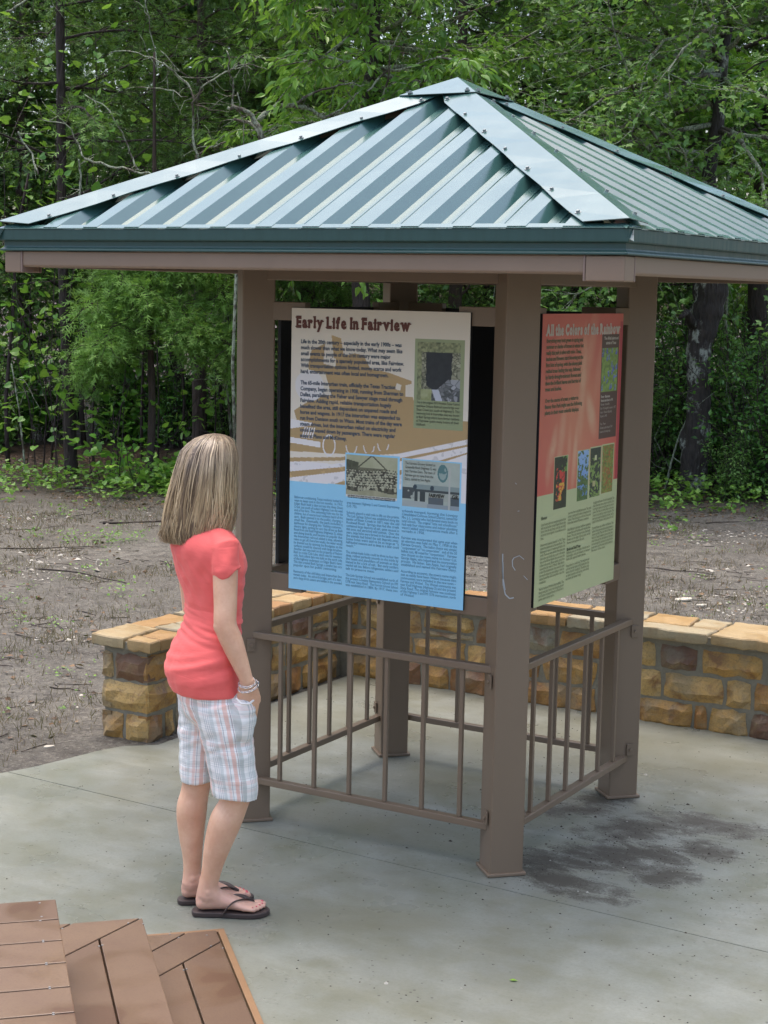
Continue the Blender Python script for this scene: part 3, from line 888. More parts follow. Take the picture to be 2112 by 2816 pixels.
# ---- lettering
def glyphs(text, size=1.0, bold=0.0, spacing=1.0):
    cu = bpy.data.curves.new('t', 'FONT'); cu.body = text; cu.size = size; cu.offset = bold; cu.resolution_u = 2; cu.space_character = spacing; cu.fill_mode = 'FRONT'
    o = bpy.data.objects.new('t', cu); COL.objects.link(o)
    dg = bpy.context.evaluated_depsgraph_get(); dg.update(); me = bpy.data.meshes.new_from_object(o.evaluated_get(dg))
    V = np.empty(len(me.vertices) * 3, np.float32); me.vertices.foreach_get('co', V); V = V.reshape(-1, 3).astype(float)
    F = [tuple(p.vertices) for p in me.polygons]
    bpy.data.objects.remove(o); bpy.data.curves.remove(cu); bpy.data.meshes.remove(me)
    return V, F
class Text:
    """lines of flat lettering on the plane of a board; coordinates are fractions of the board"""
    def __init__(s, y): s.mb = MB(); s.y = y
    def line(s, text, fx, fy, size, width=None, bold=0.0, align='L', sq=1.0, maxst=1.35, maxw=None):
        if not text.strip(): return
        V, F = glyphs(text, size, bold)
        if not len(V): return
        x0, x1 = V[:, 0].min(), V[:, 0].max(); w = x1 - x0
        k = sq
        if width is not None:
            k = width * 2 * PW / w
            if k > maxst * sq: k = sq
        elif maxw is not None: k = min(sq, maxw * 2 * PW / w)
        x = (V[:, 0] - x0) * k; X = -PW + fx * 2 * PW
        if align == 'C': X -= w * k / 2
        Z = PT - fy * PHT
        P = np.stack([X + x, np.full(len(V), s.y), Z + V[:, 1]], 1); s.mb.add(P, F)
    def para(s, lines, fx, fy, dy, size, width, last_full=False, **kw):
        for i, l in enumerate(lines):
            ragged = l.endswith('|') ; l = l.rstrip('|')
            s.line(l, fx, fy + i * dy, size, None if ragged else width, maxw=width, **kw)
        return fy + len(lines) * dy
    def build(s, name, mat, parent): return s.mb.build(name, mat, parent)

SERIF = {'E': [(0, 0), (0, 1)], 'L': [(0, 0), (0, 1)], 'I': [(.5, 0), (.5, 1)], 'F': [(0, 0), (0, 1)], 'a': [(1, 0)], 'r': [(0, 0), (0, 'x')], 'l': [(.5, 0), (.3, 1)], 'y': [(0, 'x'), (1, 'x')],
         'i': [(.5, 0), (.3, 'x')], 'f': [(.35, 0)], 'n': [(0, 0), (1, 0), (0, 'x')], 'v': [(0, 'x'), (1, 'x')], 'w': [(0, 'x'), (1, 'x'), (.5, 'x')], 'A': [(0, 0), (1, 0)], 't': [], 'h': [(0, 0), (1, 0), (0, 1)],
         'C': [], 'o': [], 's': [], 'R': [(0, 0), (1, 0), (0, 1)], 'b': [(0, 1)], 'e': []}
def slab_title(text, fx, fy, cap, width, y, bold=.16):
    """heavy slab-serif lettering: cap = cap height in metres, width = total width fraction"""
    mb = MB(); x = 0.0; parts = []
    V0, _ = glyphs('H', 1.0); caph = V0[:, 1].max(); Vx, _ = glyphs('x', 1.0); xh = Vx[:, 1].max()
    for ch in text:
        if ch == ' ': x += .26; continue
        V, F = glyphs(ch, 1.0, bold * .42); a, b = V[:, 0].min(), V[:, 0].max(); V = V.copy(); V[:, 0] -= a; w = b - a
        V[:, 0] += x; parts.append((V, F)); sw = .14; th = .085; st = .062
        for (px_, py) in SERIF.get(ch, []):
            cx = x + (st if px_ == 0 else (w - st if px_ == 1 else w * px_)); cy = {0: th / 2 - .01, 1: caph - th / 2 + .01, 'x': xh - th / 2 + .01}[py]
            if ch in 'l' and py == 1 or ch == 'h' and py == 1 or ch == 'b': cy += .04
            parts.append((np.array([(cx - sw, cy - th / 2, 0), (cx + sw, cy - th / 2, 0), (cx + sw, cy + th / 2, 0), (cx - sw, cy + th / 2, 0)]), [(0, 1, 2, 3)]))
        x += w + .07
    ky = cap / caph; kx = width * 2 * PW / x
    for q, (V, F) in enumerate(parts):
        mb.add(np.stack([-PW + fx * 2 * PW + V[:, 0] * kx, np.full(len(V), y - (q % 7) * 2e-5), PT - fy * PHT + V[:, 1] * ky], 1), F)
    return mb

def board(label):
    root = bevel(MB().box((0, .0085, (PT + PBOT) / 2), (2 * PW, .015, PHT)).build('sign_board', MAT['sign_back']), .0015, 1)
    return tag(root, label, 'information sign')

BEIGE = np.array([.74, .67, .56]); TAN = np.array([.48, .33, .155]); WHITE = np.array([.86, .82, .80]); BLUE = np.array([.32, .67, .89])
# ---------------------------------------------------------------- sign 1
def sign_one():
    root = board('sign headed Early Life In Fairview, sepia train above a light blue text field')
    nx, ny = 340, 481; img = np.zeros((ny, nx, 3)); X, Y = np.meshgrid((np.arange(nx) + .5) / nx, (np.arange(ny) + .5) / ny)
    n1 = fbm((ny, nx), 6, 1); n2 = fbm((ny, nx), 30, 2, 3)
    img[:] = lerp(BEIGE, BEIGE * 1.13, np.clip(Y * 2.2, 0, 1))
    fp = lambda poly, c: fill_poly(img, poly, c, 1, 1)
    # sepia locomotive seen from the front left, its smoke box, stack and cab
    body = [(.04, .40), (.02, .36), (.14, .31), (.10, .20), (.12, .145), (.2, .12), (.27, .125), (.31, .16), (.37, .15), (.42, .155), (.46, .2), (.56, .21), (.69, .235), (.69, .245), (.66, .25), (.66, .29), (.70, .29), (.72, .33), (.97, .36), (1.0, .36), (1.0, .44), (.75, .475), (.45, .50), (0, .505), (0, .40)]
    fp(body, TAN)
    for b in ([(.20, .085), (.27, .088), (.26, .2), (.19, .19)], [(.08, .23), (.2, .22), (.24, .3), (.1, .3)], [(.61, .245), (.635, .25), (.63, .27), (.60, .265)], [(.665, .25), (.685, .25), (.685, .285), (.665, .28)], [(.69, .25), (.9, .30), (1, .33), (1, .19), (.72, .2)]): fp(b, BEIGE * 1.05)
    fp([(.2, .30), (.36, .305), (.36, .33), (.27, .34)], TAN * 1.25)
    fp([(.235, .09), (.29, .10), (.31, .17), (.25, .17)], TAN * 1.1)
    img[((X - .11) / .085) ** 2 + ((Y - .27) / .055) ** 2 < 1] = WHITE * .92
    m = (np.abs(np.sqrt(((X - .23) / .035) ** 2 + ((Y - .475) / .035) ** 2) - 1) < .1); img[m] = WHITE * .95
    for cx_, cy_ in ((.36, .47), (.46, .465), (.54, .455)):
        m = (np.abs(np.sqrt(((X - cx_) / .03) ** 2 + ((Y - cy_) / .03) ** 2) - 1) < .1) & (Y > cy_); img[m] = WHITE * .85
    for k in range(5): fp([(.085 + k * .014, .415), (.092 + k * .014, .415), (.075 + k * .014, .455), (.066 + k * .014, .455)], WHITE)
    fp([(.0, .455), (.18, .465), (.18, .485), (.0, .475)], WHITE); fp([(.0, .39), (.13, .40), (.12, .41), (.0, .425)], WHITE)
    # snow-white ballast with diagonal rails
    snow = fill_poly(img, [(0, .535), (.25, .54), (.6, .49), (1, .42), (1, .66), (0, .66)], lambda x, y: np.tile(WHITE, (len(x), 1)), 1, 1)
    edge_ = snow & (n2 > .62); img[edge_] = WHITE * .8
    for a in ([(0, .528), (.3, .513), (.62, .467), (1, .402), (1, .409), (.62, .476), (.3, .525), (0, .543)], [(0, .578), (.3, .548), (.62, .503), (1, .437), (1, .444), (.62, .514), (.3, .564), (0, .600)], [(.32, .595), (.72, .528), (1, .464), (1, .469), (.72, .542), (.34, .613), (.22, .62)]): fp(a, TAN)
    img[(n2 > .60) & (Y > .5) & (np.abs(img - TAN).sum(2) < .02)] = TAN * 1.25
    # blue field
    img[Y > .612 + .04 * 0] = BLUE
    fp([(0, .612), (1, .604), (1, .64), (0, .64)], BLUE); fp([(.94, .6), (1, .6), (1, .637), (.94, .637)], WHITE)
    def framed(x0, y0, x1, y1, frame, fn, pad=.009):
        fp([(x0 - pad, y0 - pad * .7), (x1 + pad, y0 - pad * .7), (x1 + pad, y1 + pad * .7), (x0 - pad, y1 + pad * .7)], frame)
        b = block(img, x0, y0, x1, y1); h, w = b.shape[:2]; yy, xx = np.mgrid[0:h, 0:w]; b[:] = fn(xx / w, yy / h, h, w)
    CREAM = np.array([.50, .52, .33])
    def stones(h, w, k, seed):
        r = np.random.default_rng(seed); P = r.random((k, 2)) * [w, h]; yy, xx = np.mgrid[0:h, 0:w]; d = ((xx[..., None] - P[:, 0]) ** 2 + ((yy[..., None] - P[:, 1]) * 1.5) ** 2); d.sort(-1) if False else None
        i = d.argmin(-1); ds = np.sort(d, -1)[..., :2]; return r.random(k)[i], np.clip((np.sqrt(ds[..., 1]) - np.sqrt(ds[..., 0])) / 1.6, 0, 1)
    def culvert(x, y, h, w):
        n = fbm((h, w), 9, 5); q, e = stones(h, w, 230, 5); c = lerp((.06, .07, .04), (.50, .50, .36), (.25 + .75 * q) * e)
        hole = ((np.abs(x - .5 + .06 * (n - .5)) < .30) & (y > .10 + .05 * n) & (y < .66)) | ((x - .47) ** 2 / .07 + (y - .7) ** 2 / .012 < 1)
        c[hole] = lerp((.012, .016, .022), (.05, .06, .06), n * .5)[hole]; s_ = (y > .95 - .7 * (x - .25)) & (y > .62) & (x > .3); c[s_] = lerp((.06, .07, .07), (.48, .50, .54), q * e)[s_]
        g = (x < .34) & (y > .8); c[g] = lerp((.2, .24, .07), (.52, .54, .32), n)[g]; st = (np.abs(x - .42 - .5 * (y - .8)) < .08) & (y > .8); c[st] = (.55, .58, .66)
        lf = (y < .16) | (x < .1); c[lf] = lerp((.04, .06, .03), (.45, .48, .25), fbm((h, w), 20, 6, 2))[lf]; return c
    fp([(.705, .092), (.975, .092), (.975, .392), (.705, .392)], np.array([.32, .37, .20]))
    b = block(img, .722, .103, .955, .298); h, w = b.shape[:2]; yy, xx = np.mgrid[0:h, 0:w]; b[:] = culvert(xx / w, yy / h, h, w)
    def crowd(x, y, h, w):
        r = np.random.default_rng(8); n = fbm((h, w), 14, 8, 3); m = fbm((h, w), 7, 9); c = lerp((.36, .37, .22), (.50, .50, .34), m)
        c[(np.abs(np.abs(x - .5) - (y * .9 + .02)) < .018) & (y < .30)] = (.08, .08, .05); c[(y > .27) & (y < .34) & (np.abs(x - .5) < .28)] = (.16, .16, .1)
        t_ = (x < .26 - .1 * y) & (y > .10 + .25 * x) & (y < .6); c[t_] = lerp((.03, .035, .02), (.16, .17, .1), n)[t_]
        c[y > .34] = lerp((.05, .055, .04), (.13, .13, .08), n)[y > .34]
        for row in range(7):
            for k in range(17):
                cx = (k + .5 * (row % 2) + r.uniform(-.2, .2)) / 16.5; cy = .34 + row * .062 + .02 * math.sin(cx * 6) + r.uniform(-.01, .01); bb = ((x - cx) / .026) ** 2 + ((y - cy - .055) / .05) ** 2 < 1
                c[bb] = np.array((.46, .46, .32)) * r.choice([.12, .25, .8, 1.0]); c[((x - cx) / .016) ** 2 + ((y - cy) / .022) ** 2 < 1] = np.array((.52, .51, .36)) * r.uniform(.75, 1.1); c[((x - cx) / .017) ** 2 + ((y - cy + .018) / .014) ** 2 < 1] = (.06, .06, .04)
        g = y > .82 + .03 * np.sin(x * 9); c[g] = lerp((.26, .26, .16), (.50, .49, .33), m)[g]; c[y > .93] = (.74, .73, .66); return c
    framed(.335, .502, .625, .650, BLUE * np.array([1., 1., 1.02]), crowd)
    def store(x, y, h, w):
        n = fbm((h, w), 10, 12); c = np.tile(np.array([.44, .50, .43]), (h, w, 1)) * (.9 + .2 * n[..., None])
        c[((x - .70) / .09) ** 2 + ((y - .23) / .19) ** 2 < 1] = (.10, .22, .22); c[(((x - .70) / .065) ** 2 + ((y - .23) / .14) ** 2 < 1) & (n > .45)] = (.32, .42, .38)
        c[(y > .50) & (y < .60) & (x > .2)] = (.26, .33, .31); c[(y > .60) & (y < .82)] = (.40, .44, .38); c[(y > .60) & (y < .65) & (x > .18)] = (.06, .08, .08); c[(y > .58) & (y < .82) & (x < .2) & (n > .45)] = (.07, .09, .09)
        for a in (.24, .33, .38): c[(np.abs(x - a) < .025) & (y > .66) & (y < .88)] = (.05, .07, .07)
        c[(x > .46) & (x < .72) & (y > .76) & (y < .95)] = (.11, .14, .15); c[(x > .84) & (y > .72)] = (.09, .12, .13); c[y > .9] = (.30, .36, .38); c[(y > .86) & (x < .44)] = (.40, .46, .44); c[(np.abs(x - .82) < .012) & (y > .1)] = (.5, .52, .47)
        for a in (.22, .52): c[((x - a) / .035) ** 2 + ((y - .56) / .05) ** 2 < 1] = (.04, .07, .09)
        return c
    framed(.655, .505, .965, .665, BLUE, store)
    poster_mesh('printed_face', img, root)
    Y0 = -.0012
    slab_title('Early Life In Fairview', .028, .066, .0385, .655, Y0).build('title', MAT['title_maroon'], root)
    t = Text(Y0 - .0002); sz = .0225; dy = .0290
    P1 = ['Life in the 20th century – especially in the early 1900s – was', 'much slower than what we know today. What may seem like', 'small events to people of the 21st century were major', 'accomplishments for a sparsely populated area, like Fairview.', 'With transportation options limited, money scarce and work', 'hard, entertainment was often local and homegrown.']
    P2 = ['The 65-mile Interurban train, officially the Texas Traction', 'Company, began operating in 1908, running from Sherman to', 'Dallas, paralleling the Fisher and Sawyer stage road through', 'Fairview. Adding rapid, reliable transportation hugely', 'benefited the area, still dependent on unpaved roads and', 'horse and wagons. In 1917 the interurban was expanded to', 'run from Denison south to Waco. Most trains of the day were', 'steam driven, but the interurban relied on electricity and', 'could be waved down by passengers. There were regular', 'stops at Plano and McKinney.']
    wd = {0: .575, 1: .58, 2: .515, 3: .59, 4: .578, 5: .505}; wd2 = [.545, .59, .585, .525, .555, .575, .585, .55, .55, .275]
    for i, l in enumerate(P1): t.line(l, .058, .122 + .0205 * 1.02 * i, sz * .92, wd[i], bold=.0006)
    t.build('intro_text', MAT['text_dark_blue'], root); t = Text(Y0 - .0002)
    for i, l in enumerate(P2): t.line(l, .058, .266 + .0208 * i, sz * .92, wd2[i], bold=.0006)
    t.build('intro_text', MAT['text_dark_blue'], root)
    t = Text(Y0)
    for i, l in enumerate(['This is the original 1872 Houston Texas Central', 'and New Orleans Railroad stone bridge over', 'Sloan Creek just south of Highway 5. This', 'swimming hole & Interurban stop was known', 'as Bush Springs where many former residents', 'of Fairview spent many hours of their', 'childhood.']): t.line(l, .722, .309 + .0125 * i, .0135, .232 if i < 6 else .05, maxst=2)
    for i, l in enumerate(['The Fairview Grocery located on', 'Greenville Road (Highway 5) was', 'near Fairview Dairy. The town of', 'Fairview got its name from the', 'Dairy, started by Sam Apple.']): t.line(l, .667, .519 + .0135 * i, .0145, [.165, .17, .165, .155, .14][i], maxst=2)
    t.line('FAIRVIEW', .80, .624, .018, .085, bold=.0008); t.line('GR', .925, .624, .02, .036, bold=.0008)
    t.line('Lick Springs school, shown here early in the century, was consolidated with', .345, .6455, .0075, .27, maxst=3, bold=.0003); t.line('Forrest Grove to establish the Lovejoy Common School District in 1917', .345, .6515, .0075, .27, maxst=3, bold=.0003)
    t.build('caption_text', MAT['text_dark'], root)
    t = Text(Y0); s3 = .0142; d3 = .01165
    A = ['Before air conditioning, Texas residents looked for', 'ways to keep cool in the hot months.  In 1915,', 'Edgar Bush built a dam across the deep Sloan', "Creek, just south of today's Highway 5 on the west", 'end of his farm. This swimming hole was for his', 'children, but of course local residents heard of the', 'spot.  Bush opened it to the public, charging a', 'small fee.  Eventually, the park included a', 'bathhouse for changing into “bathing costumes,”', 'electric lights, parking for cars that drove up Bush', 'Road from the Exall Highway (Highway 5), slides', 'and diving boards, and became so popular that', 'the Interurban railroad added a stop, allowing', 'riders to get off. Every few weeks, the water would', 'be drained out by opening the floodgates so the', 'surfaces could be cleaned with large brushes.', 'Another dam was built on the property of Nelson', 'Bush to create Club Lake, which was for members', 'only. And a third dam was built on the north side', "of the highway underpass on Edgar Bush's land.", 'This dam created Bush Springs, a smaller but very', 'popular spot for public swimming.|', '', 'Remnants of the old lakes and Interurban line', 'remain today.  An old arch bridge, part of a dam,', 'and a large brick cistern are hidden in the wooded']
    B = ['area between Highway 5 and Central Expressway', '(US 75).|', '', 'Schools played a vital role in life on the prairie.', 'The Lick Springs School was established along the', 'banks of Sloan Creek in 1871 near the old', 'Rockwall Road.  Springs that fed the creek', 'contained large deposits of salt, quite unusual in', 'this area, and attracted wild animals.  Over the', 'years, large holes were formed in the banks where', 'the animals had licked the salt deposits away.', 'Some holes were said to be as large as “a', 'half-bushel measure and as deep as a deer could', 'reach.”|', '', 'The animal-made holes could be three to four feet', 'deep, rubbed perfectly smooth on the inside by', 'the heads and shoulders of animals as they', 'leaned in for a lick of salt.  But early settlers', 'needed salt too. Before refrigeration, settlers used', 'salt to preserve meat.|', '', 'The Lick Springs School was established north of', 'the present Lovejoy Elementary School on FM', '1378 near Stacy Road.  The Forrest Grove School', 'was established in 1884. By 1917, these two']
    Cc = ['schools merged, forming the Lovejoy', 'Consolidated Common School District, named for', 'Mrs. J. L. Lovejoy who had donated many books to', 'local schools.  The original “little red schoolhouse”', 'had only four classrooms and indoor plumbing', "wasn't added until renovations made after a", 'tornado in 1958.|', '', 'Fairview was incorporated that same year when', 'an election was held on May 7, 1958 at the', 'Fairview Grocery.  The ballot choice was simple:', '“corporation” or “no corporation”  and of the 50', 'ballots cast, 48 voted for “corporation.”  Fairview', 'was chosen as the town name to honor Col.', 'George Apple, who helped lead the incorporation', 'process.  His father, Sam Apple, had originally', 'established and named the Fairview Dairy.|', '', "According to accounts, the town's name might", 'just as easily have been Wetsel because two', 'communities were included in the new town –', 'Fairview and Wetsel.  The Wetsel community was', 'near Exall Highway (Highway 5) and the present', 'Stacy Road. The original Fairview was southeast', 'of the Highway 5 and FM 1378 intersection, north', 'of Wetsel.|']
    t.para(A, .03, .672, d3, s3, .287, maxst=3); t.para(B, .34, .674, d3, s3, .300, maxst=3); t.para(Cc, .655, .684, d3, s3, .305, maxst=3)
    t.build('body_text', MAT['text_mid_blue'], root)
    root.location = (0, -S - .0164, 0)
    return root
s1 = sign_one()

# ---------------------------------------------------------------- sign 2
def sign_two():
    root = board('sign headed All the Colors of the Rainbow, red orange above pale green text')
    nx, ny = 230, 440; img = np.zeros((ny, nx, 3)); X, Y = np.meshgrid((np.arange(nx) + .5) / nx, (np.arange(ny) + .5) / ny)
    RED = np.array([.60, .12, .085]); OR = np.array([.64, .23, .13]); PALE = np.array([.70, .43, .27])
    n = fbm((ny, nx), 4, 21); st = fbm((ny, nx), 12, 22)
    glow = np.exp(-((X - .45) / .33) ** 2 - ((Y - .36) / .26) ** 2); img[:] = lerp(RED, OR, np.clip(glow * 1.1 + (n - .5) * .5, 0, 1))
    def petal(cx_, cy_, rx, ry, a, k):
        ca, sa = math.cos(a), math.sin(a); dx, dy = X - cx_, (Y - cy_) * 1.41; u = (dx * ca + dy * sa) / rx; v = (dy * ca - dx * sa) / ry
        m = np.clip(1 - (u * u + v * v), 0, 1) ** 1.2 * k * (.6 + .8 * (st - .3)); img[:] = lerp(img, PALE, np.clip(m, 0, 1)) if False else img * (1 - np.clip(m, 0, 1)[..., None]) + PALE * np.clip(m, 0, 1)[..., None]
    for p in ((.50, .25, .05, .34, .05, .8), (.62, .36, .06, .16, -.5, .9), (.17, .45, .045, .12, .3, 1.0), (.26, .43, .05, .2, .2, .7), (.43, .50, .035, .22, .12, .8), (.36, .48, .03, .16, .0, .45), (.58, .12, .07, .3, .35, .4), (.12, .52, .04, .12, .1, .5), (.22, .12, .1, .14, .6, .25), (.70, .2, .05, .2, .25, .3)): petal(*p)
    GR = np.array([.50, .54, .29]); img[Y > .617] = GR
    img[(X > .965) & (Y > .03) & (Y < .617)] = (.44, .05, .06)
    DK = np.array([.085, .042, .028]); fill_poly(img, [(.725, .075), (.958, .075), (.958, .455), (.725, .455)], DK, 1, 1)
    def pic(x0, y0, x1, y1, fn, fr=.008):
        fill_poly(img, [(x0 - fr, y0 - fr * .6), (x1 + fr, y0 - fr * .6), (x1 + fr, y1 + fr * .6), (x0 - fr, y1 + fr * .6)], GR, 1, 1); b = block(img, x0, y0, x1, y1); h, w = b.shape[:2]; yy, xx = np.mgrid[0:h, 0:w]; b[:] = fn(xx / w, yy / h, h, w)
    def blues(x, y, h, w):
        r = np.random.default_rng(31); a = fbm((h, w), 12, 31); c = lerp((.05, .12, .02), (.34, .50, .10), a)
        for k in range(26):
            cx, cy = r.random(), r.uniform(.02, .92); L_ = r.uniform(.07, .13)
            for q in range(7):
                px_ = cx + r.normal(0, .018); py_ = cy + (q / 6 - .5) * L_; c[((x - px_) / (.03 - .003 * (6 - q))) ** 2 + ((y - py_) / .018) ** 2 < 1] = np.array((.10, .13, .50)) * r.uniform(.6, 1.5) + (.16 if q == 0 else 0)
        return c
    def redfl(x, y, h, w):
        a = fbm((h, w), 6, 33); c = lerp((.01, .012, .008), (.03, .06, .02), a); m = (np.abs(x - .5 + .25 * (a - .5)) < .32) & (a > .47) & (y > .2) & (y < .85); c[m] = (.62, .05, .04); m2 = m & (y > .5) & (a > .56); c[m2] = (.75, .45, .05); c[(y < .3) & (x > .55) & (a > .5)] = (.12, .3, .05); return c
    def sky_(x, y, h, w):
        a = fbm((h, w), 7, 35); c = lerp((.10, .25, .62), (.30, .48, .75), 1 - y); m = (a > .62 - .35 * y); c[m] = lerp((.02, .05, .02), (.14, .26, .06), fbm((h, w), 14, 36))[m]; return c
    def dk(x, y, h, w):
        a = fbm((h, w), 9, 37); c = lerp((.01, .02, .02), (.05, .08, .04), a); c[(a > .52) & (y > .2)] = (.22, .34, .08); c[(np.abs(x - .5) < .1) & (np.abs(y - .2) < .05)] = (.6, .6, .35); c[(np.abs(x - .4) < .14) & (np.abs(y - .72) < .06)] = (.45, .42, .2); return c
    def berry(x, y, h, w):
        a = fbm((h, w), 11, 38); c = lerp((.05, .09, .02), (.35, .42, .08), a); c[fbm((h, w), 13, 39) > .58] = (.36, .13, .04); return c
    pic(.735, .125, .945, .285, blues, 0.0); pic(.195, .495, .345, .675, redfl); pic(.475, .488, .612, .668, sky_); pic(.632, .485, .768, .665, dk); pic(.788, .482, .935, .660, berry)
    poster_mesh('printed_face', img, root)
    Y0 = -.0012
    slab_title('All the Colors of the Rainbow', .04, .072, .036, .92, Y0).build('title', MAT['title_pale'], root)
    t = Text(Y0)
    P = ['Everything may look green in spring and', 'summer or shades of brown in winter but', 'really this park is alive with color. Trees,', 'bushes and flowers start blooming at the', 'first hint of spring, with the showy pink', 'redbud trees leading the way, followed', 'by hardy drought-tolerant flowers and', 'then the brilliant leaves and berries of', 'trees and bushes.']
    w = [.43, .44, .415, .44, .43, .41, .42, .42, .19]
    for i, l in enumerate(P): t.line(l, .05, .097 + .0205 * i, .021, w[i], bold=.0006, maxst=2)
    for i, l in enumerate(['Over the course of a year, a visitor to', 'Beaver Run Park might see the following', 'plants in their most colorful displays.']): t.line(l, .055, .30 + .0205 * i, .021, [.39, .44, .405][i], bold=.0006, maxst=2)
    F1 = ['Coral honeysuckle is an evergreen perennial vine', 'with red and yellow trumpet shaped flowers that', 'bloom from the last freeze until the end of fall', 'and attract hummingbirds. It can climb up to 20', 'feet.|', '', 'Bluebonnets (Lupinus texensis), in 1901, Texas', 'named the bluebonnet as the state flower. The', 'bluebonnet is native to meadows and fields in the', 'world. There are many species of this plant, and', 'due to the rare family they come in the same', 'time as the fall the hillsides that you cover the', 'is blue in the spring. Bloom season starts from', 'around the last week of March. After bloom', 'in late May bluebonnets drop seeds to seed', 'become for blooming next spring, so look for', 'native butterflies and caterpillars near the', 'roadsides.|', '', 'Prairie Verbena (Verbena bipinnatifida). The', 'low growing plant forms mats along the ground', 'and clusters of purple flowers in fields and in', 'parks with sunny spots.|']
    F2 = ['leave them from in the Blackland prairie. This native', 'is green in spring until October, is drought and heat', 'tolerant. They are best grown with lots of sun spread', 'from late winter flowers sunshine.|', '', 'Indian Blanket is a perennial wildflower, appearing', 'in open fields and roadsides with red and yellow', 'flowers. They start blooming in June, have bright', 'flowers, sun the edges of grassy spots, and tall', 'flowers throughout the sun.|', '', '', 'Redbuds grow on the edge of woods and in', 'field margins, with pink blossoms on the bare', 'limbs that appear before leaves.|', '', 'Possumhaw is a small tree. The twigs are red', 'and the berries ripen in fall, lasting into late', 'winter, food for songbirds. The berries stay', 'on bare branches until spring, when birds', 'eat them all winter long.|']
    F3 = ['the light and flowers of coral honeysuckle. The', 'main flowering time is may to early fall, then', 'in spring the leaves turn light green as summer', 'grows. The fruits are showy yellow on the vine,', 'forest. It can climb up trees in the park. The', 'berries are eaten by songbirds and deer, and by', 'quail of the flowers with plants for all.|', '', 'Cardinal flower has brilliant red blooms. The', 'spikes bloom at wet places along creeks in', 'summer and fall. They are native to the creek', 'banks in Texas. It stands at two to four feet.', 'small white and the tall spikes are the food', 'for hummingbirds. Its leaves are found in the', 'green stems, and the roots hold the bank at', 'the water of the creek.|']
    t.line('Flowers', .055, .700, .016, .065, bold=.001)
    t.para(F1, .055, .722, .0118, .0145, .29, maxst=3); t.para(F2, .37, .705, .0118, .0145, .29, maxst=3); t.line('Shrubs and Small Trees', .37, .835, .015, .17, bold=.001); t.para(F3, .685, .690, .0118, .0145, .28, maxst=3)
    t.build('body_text', MAT['text_olive'], root)
    t = Text(Y0); t.line('The official plants and', .842, .095, .017, .20, align='L') if False else None
    for i, l in enumerate(['The official plants and', 'animals of Texas']): t.line(l, .75 if i == 0 else .775, .094 + .017 * i, .016, .19 if i == 0 else .135, bold=.0007)
    for i, l in enumerate(['Flower - Bluebonnet', 'Named state flower in 1901', 'Mammal - Armadillo', 'Bird - Mockingbird, chosen in 1927', 'Insect - Monarch Butterfly', 'Named in 1995', '', 'Tree - Pecan', 'Chosen as state tree in 1919', 'because of its many nuts']): t.line(l, .735, .305 + .0142 * i, .0135, None, sq=.8, bold=.0006 if i < 2 else 0)
    t.build('side_text', MAT['text_pale'], root)
    root.location = (S + .0164, 0, 0); root.rotation_euler = (0, 0, R(90))
    return root
s2 = sign_two()
def blank(label, loc, rz):
    root = board(label); img = np.tile(BEIGE, (60, 40, 1)); img[36:] = BLUE * .9
    poster_mesh('printed_face', img, root); root.location = loc; root.rotation_euler = (0, 0, rz)
blank('sign seen from its black back between the sepia train sign and the front right post', (0, S + .0164, 0), R(180))
blank('sign seen from its black back between the front left post and the sepia train sign', (-S - .0164, 0, 0), R(-90))
# ================================================================ THE GIRL
# local frame: x = to the right in the photograph, y = away from the camera, z = up
girl = empty('person', (-.116, -1.429, 0), YAW)
tag(girl, 'girl seen from behind with shoulder length blonde hair, coral t-shirt, plaid knee shorts and flip flops', 'person')
girl['label'] = 'person with blonde hair, coral t-shirt and plaid shorts reading the sign, hand in pocket'
def simple_skin():
    t = NT('skin'); o = t.coord(); n = t.noise(o, 6, 4); f = t.noise(o, 160, 2)
    c = t.mix(t.ramp(t.noise(o, 9, 5, .65), [(.3, 0.0), (.7, 1.0)]), (.66, .35, .215), (.84, .53, .36))
    c = t.mix(t.math('MULTIPLY', t.ramp(t.noise(o, 45, 4, .7), [(.5, 0.0), (.7, 1.0)]), .25), c, (.66, .30, .22))
    sep = t.n('ShaderNodeSeparateXYZ'); t.L(o, sep.inputs[0]); low = t.ramp(sep.outputs[2], [(0.0, 1.0), (.07, .9), (.14, 0.0)])
    c = t.mix(t.math('MULTIPLY', low, .6), c, (.66, .38, .31))
    t.col(c).rough(.46); t.b.inputs['Subsurface Weight'].default_value = .12; t.b.inputs['Subsurface Scale'].default_value = .01
    t.b.inputs['Subsurface Radius'].default_value = (1, .4, .2); t.bump(f, .08, .001); MAT['skin'] = t.mat
simple_skin()
def shirt_mat():
    t = NT('coral_jersey'); o = t.coord(); n = t.noise(o, 5, 3); f = t.noise(t.mapped(o, (1, 1, 1)), 420, 2)
    w = t.noise(t.mapped(o, (1.2, 1.2, 5), (0, R(22), 0)), 7, 4, .6, .8)
    t.col(t.mix(n, (.89, .125, .115), (.96, .175, .155))).rough(.75); t.b.inputs['Sheen Weight'].default_value = .25; t.b.inputs['Sheen Tint'].default_value = (1, .6, .55, 1)
    t.bump(t.math('ADD', w, t.math('MULTIPLY', f, .05)), .25, .012); MAT['shirt'] = t.mat
shirt_mat()
